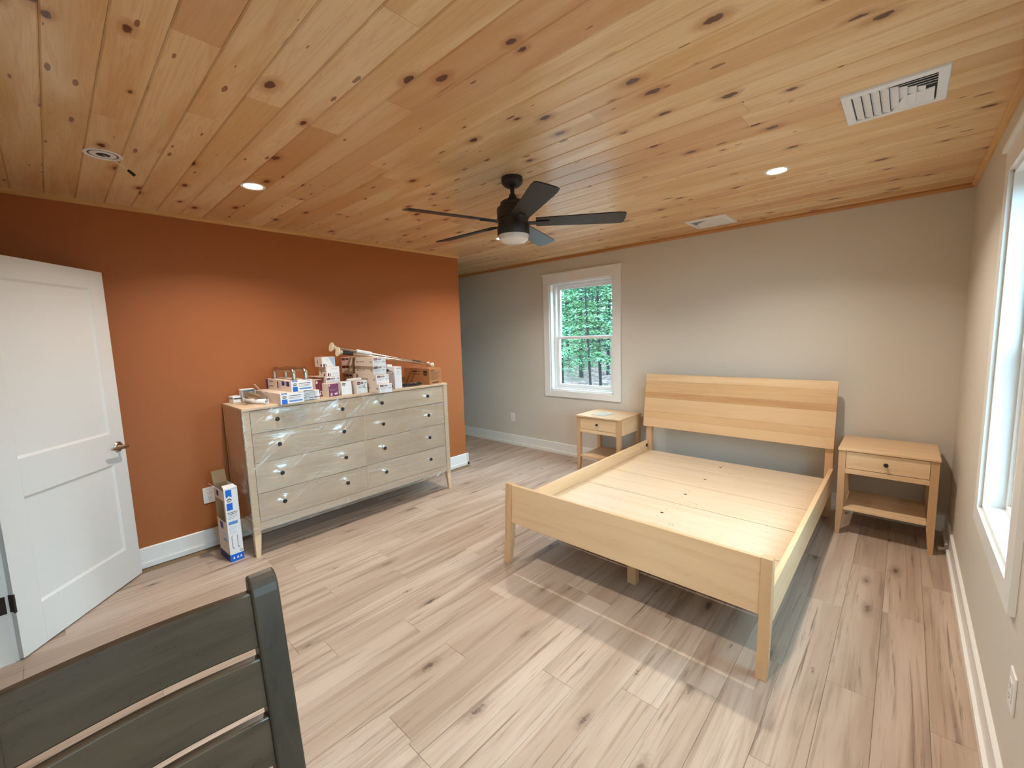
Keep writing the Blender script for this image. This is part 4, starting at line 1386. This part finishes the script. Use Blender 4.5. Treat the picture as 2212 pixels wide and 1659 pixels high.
F.text('print_white', 'Moen', 0.12 * wd, 0.089, 0.38 * wd, 0.095)
F.rect('grey_tab', 'ink', 0.10 * wd, 0.076, 0.36 * wd, 0.081)
F.lines('pale_blue', 0.12 * wd, 0.45 * wd, 0.050, 4, 0.008, 0.001)
F.lines('pale_blue', 0.60 * wd, 0.90 * wd, 0.050, 4, 0.008, 0.001)
F.done()
# tower of three small cartons behind
tw = -3.815
t, F, S, wd = carton('stacked_carton', 'white carton with maroon logo at the bottom of the three box tower', tw + 0.02, 0.24, -2.790, -2.665, ZT, 0.150, 0.05, group='three box tower')
F.rect('logo_block', 'maroon', 0.05 * wd, 0.122, 0.32 * wd, 0.140)
F.text('print_white', 'Moen', 0.09 * wd, 0.127, 0.28 * wd, 0.136)
F.rect('grey_tab', 'ink', 0.37 * wd, 0.125, 0.63 * wd, 0.137)
F.rect('print_line', 'print_white', 0.41 * wd, 0.129, 0.59 * wd, 0.133, 2)
F.rect('print_line', 'ink_soft', 0.80 * wd, 0.128, 0.94 * wd, 0.136)
F.lines('ink_soft', 0.08 * wd, 0.6 * wd, 0.115, 3, 0.009, 0.002)
F.done()
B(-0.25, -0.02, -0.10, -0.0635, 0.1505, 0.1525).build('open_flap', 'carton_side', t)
t, F, S, wd = carton('stacked_carton', 'white carton with faint sketches in the middle of the three box tower', tw + 0.01, 0.13, -2.775, -2.660, ZT + 0.1506, 0.080, 0.06, group='three box tower')
F.rect('logo_block', 'maroon', 0.09 * wd, 0.004, 0.20 * wd, 0.028)
F.rect('grey_tab', 'ink', 0.26 * wd, 0.004, 0.31 * wd, 0.028)
F.line('pictogram', 'ink_soft', [(0.34 * wd, 0.056), (0.40 * wd, 0.062), (0.55 * wd, 0.064), (0.80 * wd, 0.064)], 0.0018)
for k_ in range(4):
    F.rect('print_line', 'pale_blue', (0.48 + 0.12 * k_) * wd, 0.014, (0.52 + 0.12 * k_) * wd, 0.030)
F.done()
S.rect('pictogram', 'ink_brown', 0.085, 0.004, 0.105, 0.022)
S.rect('pictogram', 'ink_brown', 0.045, 0.026, 0.055, 0.046)
S.rect('pictogram', 'ink_brown', 0.095, 0.040, 0.118, 0.046)
S.done()
t, F, S, wd = carton('stacked_carton', 'white and pale blue carton on top of the three box tower', tw + 0.0, 0.13, -2.800, -2.688, ZT + 0.2312, 0.082, 0.04, group='three box tower')
F.poly('pale_triangle', 'pale_blue', [(0.52 * wd, 0.078), (0.80 * wd, 0.012), (0.97 * wd, 0.003), (0.97 * wd, 0.079)][::-1])
F.line('pictogram', 'ink_soft', [(0.30 * wd, 0.054), (0.36 * wd, 0.060), (0.42 * wd, 0.060)], 0.002)
F.rect('logo_block', 'maroon', 0.07 * wd, 0.002, 0.19 * wd, 0.026)
F.rect('grey_tab', 'ink', 0.25 * wd, 0.004, 0.30 * wd, 0.026)
F.done()
S.rect('pictogram', 'ink_brown', 0.100, 0.006, 0.124, 0.024)
S.rect('pictogram', 'ink_brown', 0.05, 0.03, 0.06, 0.055)
S.done()
# hook carton
t, F, S, wd = carton('hook_box', 'white carton with a robe hook picture in front of the four box stack', -3.632, 0.15, -2.612, -2.510, ZT, 0.108, 0.08)
faucet_front(F, wd, 0.108, 'hook')
F.done()
S.rect('logo_block', 'maroon', 0.055, 0.090, 0.095, 0.102)
S.rect('grey_tab', 'ink', 0.06, 0.080, 0.095, 0.084)
S.done()
B(-0.13, -0.09, -0.058, 0.058, 0.1085, 0.1225).build('tuck_flap', 'carton_white', t)
# four long towel bar cartons
stack = [(-3.482, -2.427, 0.02, 'bottom one of the four long towel bar cartons, overhanging the dresser'), (-3.525, -2.425, 0.02, 'second from the bottom of the four long towel bar cartons'),
         (-3.580, -2.415, 0.04, 'third from the bottom of the four long towel bar cartons'), (-3.535, -2.440, 0.03, 'top one of the four long towel bar cartons, under the shower rods')]
SH = 0.0735
for i, (xf, yc, rz, lb) in enumerate(stack):
    t, F, S, wd = carton('towel_bar_box', lb, xf, 0.53, yc - 0.061, yc + 0.061, ZT + i * (SH + 0.0006), SH, rz, group='long towel bar cartons')
    faucet_front(F, wd, SH, 'ring')
    F.done()
    L_ = 0.53
    S.rect('logo_block', 'maroon', 0.010, 0.044, 0.070, 0.066)
    S.rect('grey_tab', 'ink_brown', 0.080, 0.050, 0.130, 0.066)
    S.rect('packing_tape', 'kraft_dark', 0.20, 0.0, 0.235, SH)
    S.line('pictogram', 'ink_brown', [(0.275, 0.028), (0.275, 0.042)], 0.010)
    S.line('pictogram', 'ink_brown', [(0.275, 0.035), (0.385, 0.037)], 0.0035)
    S.line('pictogram', 'ink_brown', [(0.385, 0.032), (0.385, 0.042)], 0.008)
    S.rect('print_block', 'ink_soft', 0.485, 0.028, 0.510, 0.044)
    S.done()
# tall shower head carton
t, F, S, wd = carton('shower_head_box', 'tall white carton with a shower head picture beside the four box stack', -3.640, 0.17, -2.240, -2.165, ZT, 0.196, 0.02, side='carton_white')
F.rect('green_strip', 'ink_soft', 0.30 * wd, 0.178, 0.92 * wd, 0.186)
F.lines('ink_soft', 0.30 * wd, 0.85 * wd, 0.165, 5, 0.009, 0.0018)
F.done()
S.poly('pictogram', 'ink', [(0.045, 0.140), (0.075, 0.155), (0.095, 0.150), (0.085, 0.170), (0.060, 0.178), (0.045, 0.165)])
S.line('pictogram', 'ink', [(0.092, 0.158), (0.135, 0.156), (0.142, 0.150), (0.144, 0.126)], 0.005)
S.rect('print_block', 'ink', 0.105, 0.014, 0.135, 0.032)
S.lines('ink_soft', 0.03, 0.09, 0.10, 4, 0.012, 0.002)
S.done()
B(-0.16, -0.09, -0.046, 0.0, 0.1965, 0.214).build('tuck_flap', 'carton_white', t)
# yellow clamshell pack behind, black cable, brown carton
t = thing('blister_pack', 'pale yellow blister pack standing between the tall white carton and the brown carton', 'package', (-3.80, -2.115, ZT), 0.0)
B(-0.003, 0.0, -0.036, 0.036, 0, 0.16).build('card', 'cream', t)
MB().lathe([(0, 0), (0.028, 0), (0.032, 0.006), (0.030, 0.014), (0, 0.016)], (0, 0, 0), 20, 0).build('blister', 'yellow', t, smooth=True, loc=(0, 0.0, 0.055))
B(0.0, 0.0006, -0.008, 0.008, 0.135, 0.150).build('hang_slot', 'black', t)
mb = MB()
t = thing('cable_coil', 'heap of black cable in front of the brown carton', 'cable', (-3.69, -2.030, ZT), 0.1)
for q in range(5):
    pts = []
    for i in range(40):
        a = i / 39 * 2 * math.pi * 2
        pts.append((0.03 * math.sin(a + q) + r3.uniform(-0.003, 0.003), 0.095 * math.cos(a * 0.98 + q * 0.3) + r3.uniform(-0.004, 0.004), 0.005 + 0.0035 * q + 0.0025 * (1 + math.sin(a * 3 + q))))
    MB().tube(pts, 0.0042, 6).build('loop', 'black', t, smooth=True)
B(-0.008, 0.008, 0.03, 0.055, 0.018, 0.030).build('plug', 'ink_soft', t, 0.002)
B(-0.010, 0.006, -0.02, 0.0, 0.020, 0.032).build('plug', 'ink_soft', t, 0.002)
t, F, S, wd = carton('kraft_box', 'brown cardboard organizer carton at the far end of the dresser', -3.618, 0.42, -1.877, -1.735, ZT, 0.150, 0.0, side='kraft', flap=False)
F.rect('print_line', 'ink_brown', 0.08 * wd, 0.128, 0.40 * wd, 0.135)
F.lines('ink_brown', 0.10 * wd, 0.92 * wd, 0.116, 4, 0.0095, 0.0022)
F.lines('ink_brown', 0.10 * wd, 0.92 * wd, 0.076, 4, 0.0095, 0.0022)
F.rect('print_block', 'ink_brown', 0.22 * wd, 0.012, 0.76 * wd, 0.022)
F.done()
S.text('ink_brown', 'Organizer', 0.130, 0.083, 0.275, 0.108)
S.rect('print_line', 'ink_brown', 0.145, 0.115, 0.225, 0.128)
S.rect('print_line', 'ink_brown', 0.245, 0.118, 0.270, 0.128)
S.rect('print_block', 'ink_brown', 0.325, 0.103, 0.388, 0.132)
S.poly('print_block', 'ink_brown', [(0.325, 0.092), (0.34, 0.082), (0.375, 0.082), (0.388, 0.092), (0.388, 0.098), (0.325, 0.098)])
S.line('print_line', 'ink_brown', [(0.05, 0.066), (0.10, 0.066)], 0.002)
S.line('print_line', 'ink_brown', [(0.19, 0.064), (0.27, 0.064)], 0.002)
S.done()
B(-0.40, -0.015, -0.073, 0.0, 0.1505, 0.1535).build('top_flap', 'kraft', t)
B(-0.40, -0.015, 0.002, 0.072, 0.1505, 0.1535).build('top_flap', 'kraft', t)


# shower rods resting on the stack and the brown carton
def shower_rod(a, b, rad, label, grip_at, tagpaper):
    a, b = Vector(a), Vector(b)
    d = (b - a)
    t = thing('shower_rod', label, 'shower rod', a, 0, 'two telescopic shower rods')
    rot = d.to_track_quat('X', 'Z').to_euler()
    t.rotation_euler = rot
    ln = d.length
    MB().tube([(0.0, 0, 0), (ln * 0.55, 0, 0)], rad, 14).build('outer_tube', 'chrome', t, smooth=True)
    MB().tube([(ln * 0.55, 0, 0), (ln, 0, 0)], rad * 0.84, 14).build('inner_tube', 'chrome', t, smooth=True)
    for x_, s in ((0.0, 1), (ln, -1)):
        mb = MB().lathe([(0, -0.012), (0.038, -0.012), (0.040, -0.006), (0.030, 0.004), (0.018, 0.018), (rad + 0.002, 0.03), (0, 0.03)], (0, 0, 0), 24, 0)
        k_ = 1.0 if s == 1 else 0.62
        mb.v = [(x_ + s * v[0], v[1] * k_, v[2] * k_) for v in mb.v]
        mb.build('end_cap', 'cream', t, smooth=True)
    MB().tube([(grip_at, 0, 0), (grip_at + 0.09, 0, 0)], rad + 0.0035, 14).build('grip', 'black', t, smooth=True)
    if tagpaper:
        MB().tube([(0.215, 0, 0), (0.36, 0, 0)], rad + 0.006, 14).build('paper_sleeve', 'paper', t, smooth=True)
    return t


shower_rod((-3.845, -2.690, 1.470), (-3.835, -1.735, 1.262), 0.0145, 'upper chrome shower rod with a paper sleeve lying across the cartons', 0.80, True)
shower_rod((-3.800, -2.660, 1.430), (-3.785, -1.720, 1.254), 0.0125, 'lower chrome shower rod with a black grip under the sleeved one', 0.035, False)

# ------------------------------------------------------------------ tall open carton on the floor
t = thing('tall_open_box', 'tall white and blue open carton standing on the floor beside the dresser', 'box', (-3.692, -3.556, 0.0005), 0.06)
bw, bd, bh = 0.084, 0.200, 0.530
a = bw / 2
B(-0.0012, 0.0, -a, a, 0, bh).build('front_wall', 'carton_white', t)
B(-bd, -bd + 0.0012, -a, a, 0, bh).build('back_wall', 'kraft_dark', t)
B(-bd, 0, a - 0.0012, a, 0, bh).build('side_wall', 'carton_white', t)
# near side wall with a torn out opening
mb = MB()
mb.box(-bd, 0, -a, -a + 0.0012, 0, 0.285)
mb.box(-bd, -0.0, -a, -a + 0.0012, 0.44, bh - 0.02)
mb.box(-0.022, 0, -a, -a + 0.0012, 0.285, 0.44)
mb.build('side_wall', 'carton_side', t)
B(-bd, 0, -a, a, 0, 0.0012).build('base', 'carton_white', t)
MB().hexa([(-bd, -a, bh), (-bd + 0.0012, -a, bh), (-bd + 0.0012, a, bh), (-bd, a, bh), (-bd - 0.03, -a, bh + 0.085), (-bd - 0.0288, -a, bh + 0.085), (-bd - 0.0288, a, bh + 0.085), (-bd - 0.03, a, bh + 0.085)]).build('back_flap', 'kraft_dark', t)
MB().hexa([(-0.0012, -a, bh), (0, -a, bh), (0, a, bh), (-0.0012, a, bh), (-0.05, -a + 0.006, bh + 0.012), (-0.049, -a + 0.006, bh + 0.013), (-0.049, a - 0.01, bh + 0.013), (-0.05, a - 0.01, bh + 0.012)]).build('front_flap', 'carton_white', t)
MB().hexa([(-0.15, -a - 0.0005, bh - 0.02), (-0.06, -a - 0.0005, bh - 0.02), (-0.06, -a + 0.0007, bh - 0.02), (-0.15, -a + 0.0007, bh - 0.02), (-0.14, -a - 0.045, bh + 0.03), (-0.07, -a - 0.045, bh + 0.03), (-0.07, -a - 0.044, bh + 0.031), (-0.14, -a - 0.044, bh + 0.031)]).build('side_flap', 'carton_white', t)
F = Printer(t, (0, -a, 0), (0, 1, 0), (0, 0, 1), (1, 0, 0))
F.rect('blue_base', 'blue', 0, 0, bw, 0.052)
u0, u1 = 0.010, 0.046
F.poly('blue_banner', 'blue', [(u0, 0.462), ((u0 + u1) / 2, 0.474), (u1, 0.462), (u1, 0.518), (u0, 0.518)])
F.poly('house_emblem', 'ink', [(u0 + 0.004, 0.448), ((u0 + u1) / 2, 0.458), (u1 - 0.002, 0.448), (u1 - 0.002, 0.442), ((u0 + u1) / 2, 0.450), (u0 + 0.004, 0.442)][::-1])
F.lines('ink', u0 + 0.005, u1 - 0.004, 0.440, 2, 0.006, 0.003)
F.rect('blue_block', 'blue', u0, 0.372, u1, 0.422)
F.lines('ink', u0, 0.074, 0.356, 2, 0.011, 0.004)
F.lines('ink_soft', u0, 0.068, 0.332, 3, 0.010, 0.0025)
F.rect('blue_bar', 'blue2', u0, 0.268, 0.066, 0.290)
F.lines('pale_blue', u0, 0.060, 0.250, 5, 0.011, 0.002)
for du in (0.022, 0.056):
    F.line('pictogram', 'ink_soft', [(du + 0.004, 0.186), (du - 0.002, 0.178), (du - 0.001, 0.100), (du + 0.005, 0.094)], 0.0045)
    F.ring('pictogram', 'ink_soft', du + 0.005, 0.095, 0.003, 0.003)
F.ring('pictogram', 'ink', 0.070, 0.068, 0.007, 0.003)
for du in (0.016, 0.040, 0.060):
    F.poly('white_icon', 'print_white', [(du, 0.018), (du + 0.011, 0.018), (du + 0.011, 0.028), (du + 0.0055, 0.036), (du, 0.028)], 2)
F.lines('ink_soft', 0.050, 0.080, 0.522, 1, 0.01, 0.0025)
F.done()
S = Printer(t, (-bd, -a, 0), (1, 0, 0), (0, 0, 1), (0, -1, 0))
S.rect('blue_base', 'navy', 0, 0, bd, 0.052)
S.rect('navy_block', 'navy', 0.06, 0.225, 0.12, 0.275)
S.rect('blue_bar', 'blue2', 0.10, 0.14, 0.17, 0.16)
S.rect('blue_bar', 'pale_blue', 0.08, 0.18, 0.17, 0.20)
S.rect('navy_block', 'navy', 0.05, 0.46, 0.09, 0.50)
S.done()
# ------------------------------------------------------------------ ladder back chair in the foreground
ch = thing('dining_chair', 'dark grey stained ladder back chair in the near corner, only its back in view', 'chair', (0, 0, 0))
CY0, CY1 = -4.024, -4.474      # outer faces of the two back posts


def cx_(z):                    # the back leans away from the seat
    return -1.205 - (z - 0.6) * 0.16


for (ya, yb) in ((CY0 - 0.054, CY0), (CY1, CY1 + 0.054)):
    prof = [(cx_(0.46) - 0.0, 0.46), (cx_(0.99), 0.990), (cx_(1.005) - 0.002, 1.006), (cx_(1.02) - 0.008, 1.018), (cx_(1.02) - 0.018, 1.025), (cx_(1.02) - 0.034, 1.027), (cx_(1.0) - 0.036, 1.0), (cx_(0.46) - 0.042, 0.46), (-1.29, 0.0), (-1.255, 0.0)]
    MB().prism(prof, 1, ya, yb).build('post', 'chair_z', ch, 0.005)
ys0, ys1 = CY0 - 0.054, CY1 + 0.054
for (za, zb) in ((0.885, 1.000), (0.762, 0.864), (0.640, 0.742), (0.520, 0.620)):
    n = 14
    vs = []
    for i in range(n + 1):
        f = i / n
        y = ys0 + 0.004 + (ys1 - ys0 - 0.008) * f
        bow = 0.016 * math.sin(math.pi * f)
        for (z, back) in ((za, 0.0), (zb, 0.0), (zb, 0.021), (za, 0.021)):
            vs.append((cx_(z) - 0.006 - bow - back, y, z))
    fs = []
    for i in range(n):
        for k_ in range(4):
            fs.append((i * 4 + k_, i * 4 + (k_ + 1) % 4, (i + 1) * 4 + (k_ + 1) % 4, (i + 1) * 4 + k_))
    fs += [(3, 2, 1, 0), (n * 4, n * 4 + 1, n * 4 + 2, n * 4 + 3)]
    MB().add(vs, fs).build('slat', 'chair', ch, 0.004, smooth=True)
B(-1.215, -0.78, CY1 + 0.01, CY0 - 0.01, 0.44, 0.465).build('seat', 'chair', ch, 0.008)
for ya in (CY0 - 0.054, CY1 + 0.012):
    B(-0.83, -0.79, ya, ya + 0.042, 0.0, 0.44).build('leg', 'chair_z', ch, 0.003)
B(-1.22, -0.80, CY1 + 0.03, CY1 + 0.05, 0.37, 0.44).build('apron', 'chair', ch, 0.002)
B(-1.22, -0.80, CY0 - 0.05, CY0 - 0.03, 0.37, 0.44).build('apron', 'chair', ch, 0.002)

# ------------------------------------------------------------------ outside: slope of leaf litter and hemlocks
mb = MB()
gx, gy = 60, 50
r4 = random.Random(11)


def ground_z(x, y):
    d = max(0.0, y - 1.0)
    z = -0.55 + 0.085 * d + 0.0042 * d * d
    z = min(z, -0.55 + 0.085 * 34 + 0.0042 * 34 * 34)
    return z + 0.12 * math.sin(x * 0.9 + 1.0) * math.sin(y * 0.7)


vs = []
for i in range(gx + 1):
    for j in range(gy + 1):
        x_ = -45 + 90 * i / gx
        y_ = -25 + 65 * j / gy
        vs.append((x_, y_, ground_z(x_, y_) if y_ > 0.5 else -0.55))
mb.add(vs, [(i * (gy + 1) + j, (i + 1) * (gy + 1) + j, (i + 1) * (gy + 1) + j + 1, i * (gy + 1) + j + 1) for i in range(gx) for j in range(gy)])
gr = mb.build('ground', 'litter', smooth=True)
struct(gr, 'wooded slope covered in brown leaf litter')


def hemlock(x, y, hgt, trunk, seed, label, mat, low=0.6, dens=1.0):
    r = random.Random(seed)
    z0 = ground_z(x, y) - 0.05
    t = thing('hemlock_tree', label, 'tree', (x, y, z0), 0, 'hemlocks outside the window')
    pts, rad = [], []
    for i in range(9):
        f = i / 8
        pts.append((0.10 * math.sin(f * 3 + seed), 0.08 * math.cos(f * 2.4 + seed) - 0.08 * math.cos(seed), hgt * f))
        rad.append(trunk * 0.62 * (1 - 0.8 * f) + 0.006)
    MB().tube(pts, rad, 8).build('trunk', 'bark', t, smooth=True)
    vs, fs = [], []
    z = low
    while z < hgt - 0.2:
        f = z / hgt
        reach = (1.0 - f) * hgt * 0.22 + 0.25
        for _ in range(int(3 * dens + 0.5)):
            az = r.uniform(0, 2 * math.pi)
            ln = reach * r.uniform(0.55, 1.1)
            ca, sa = math.cos(az), math.sin(az)
            m_ = int(ln / 0.07)
            for s in range(1, m_ + 1):
                q = s / m_
                cx, cy, cz = ca * ln * q, sa * ln * q, z + 0.10 * ln * q - 0.28 * ln * q * q
                wdt = 0.26 * (1.0 - 0.75 * q) * min(1.0, ln) + 0.04
                for side in (-1, 1):
                    for e in range(3):
                        off = side * wdt * (e + r.random()) / 3.0
                        px, py = cx - sa * off, cy + ca * off
                        pz = cz - 0.18 * abs(off) + r.uniform(-0.03, 0.03)
                        a = az + side * r.uniform(0.5, 1.2)
                        l2, w2 = r.uniform(0.05, 0.10), r.uniform(0.012, 0.024)
                        dx, dy = math.cos(a), math.sin(a)
                        b = len(vs)
                        tz = r.uniform(-0.5, 0.15) * l2
                        tw = r.uniform(-0.8, 0.8) * w2
                        vs += [(px - dy * w2, py + dx * w2, pz + tw), (px + dy * w2, py - dx * w2, pz - tw), (px + dx * l2, py + dy * l2, pz + tz)]
                        fs.append((b, b + 1, b + 2))
        z += r.uniform(0.10, 0.20) / dens
    me = bpy.data.meshes.new('foliage')
    me.from_pydata(vs, [], fs)
    me.update()
    me.materials.append(M[mat])
    o = place('foliage', me, t)
    o['kind'] = 'stuff'
    return t


# line of sight through window_1: x = CAM.x - k (y - CAM.y), k from 0.556 to 0.766
def sight(k_, y):
    return CAM.x - k_ * (y - CAM.y)


trees = [
    (0.735, 5.2, 7.0, 0.050, 1, 'needle1', 0.9, 1.0, 'slim hemlock seen behind the left part of the window panes'),
    (0.640, 4.4, 6.5, 0.045, 2, 'needle1', 1.2, 1.0, 'pale green hemlock seen in the middle of the window'),
    (0.600, 5.6, 7.5, 0.060, 3, 'needle1', 1.0, 1.0, 'thin dark trunked hemlock seen behind the right part of the window'),
    (0.655, 7.2, 9.0, 0.110, 4, 'needle2', 1.5, 0.9, 'thickest hemlock trunk seen near the middle of the window'),
    (0.570, 7.8, 9.0, 0.080, 5, 'needle2', 0.9, 1.0, 'dark hemlock at the right edge of the window view'),
]
for (k_, y_, hg, tk, sd, mt, lo, dn, lb) in trees:
    hemlock(sight(k_, y_), y_, hg, tk, sd, lb, mt, lo, dn)
for i, (k_, y_) in enumerate([(0.775, 8.5), (0.71, 10.0), (0.62, 10.6), (0.545, 10.0), (0.68, 13.0), (0.75, 14.0), (0.585, 14.0), (0.64, 17.5)]):
    hemlock(sight(k_, y_), y_, 8.5 + (i % 3), 0.07 + 0.02 * (i % 2), 20 + i, 'one of the hemlocks standing further back in the woods beyond the window', 'needle2' if i % 2 else 'needle1', 0.4, 0.85)
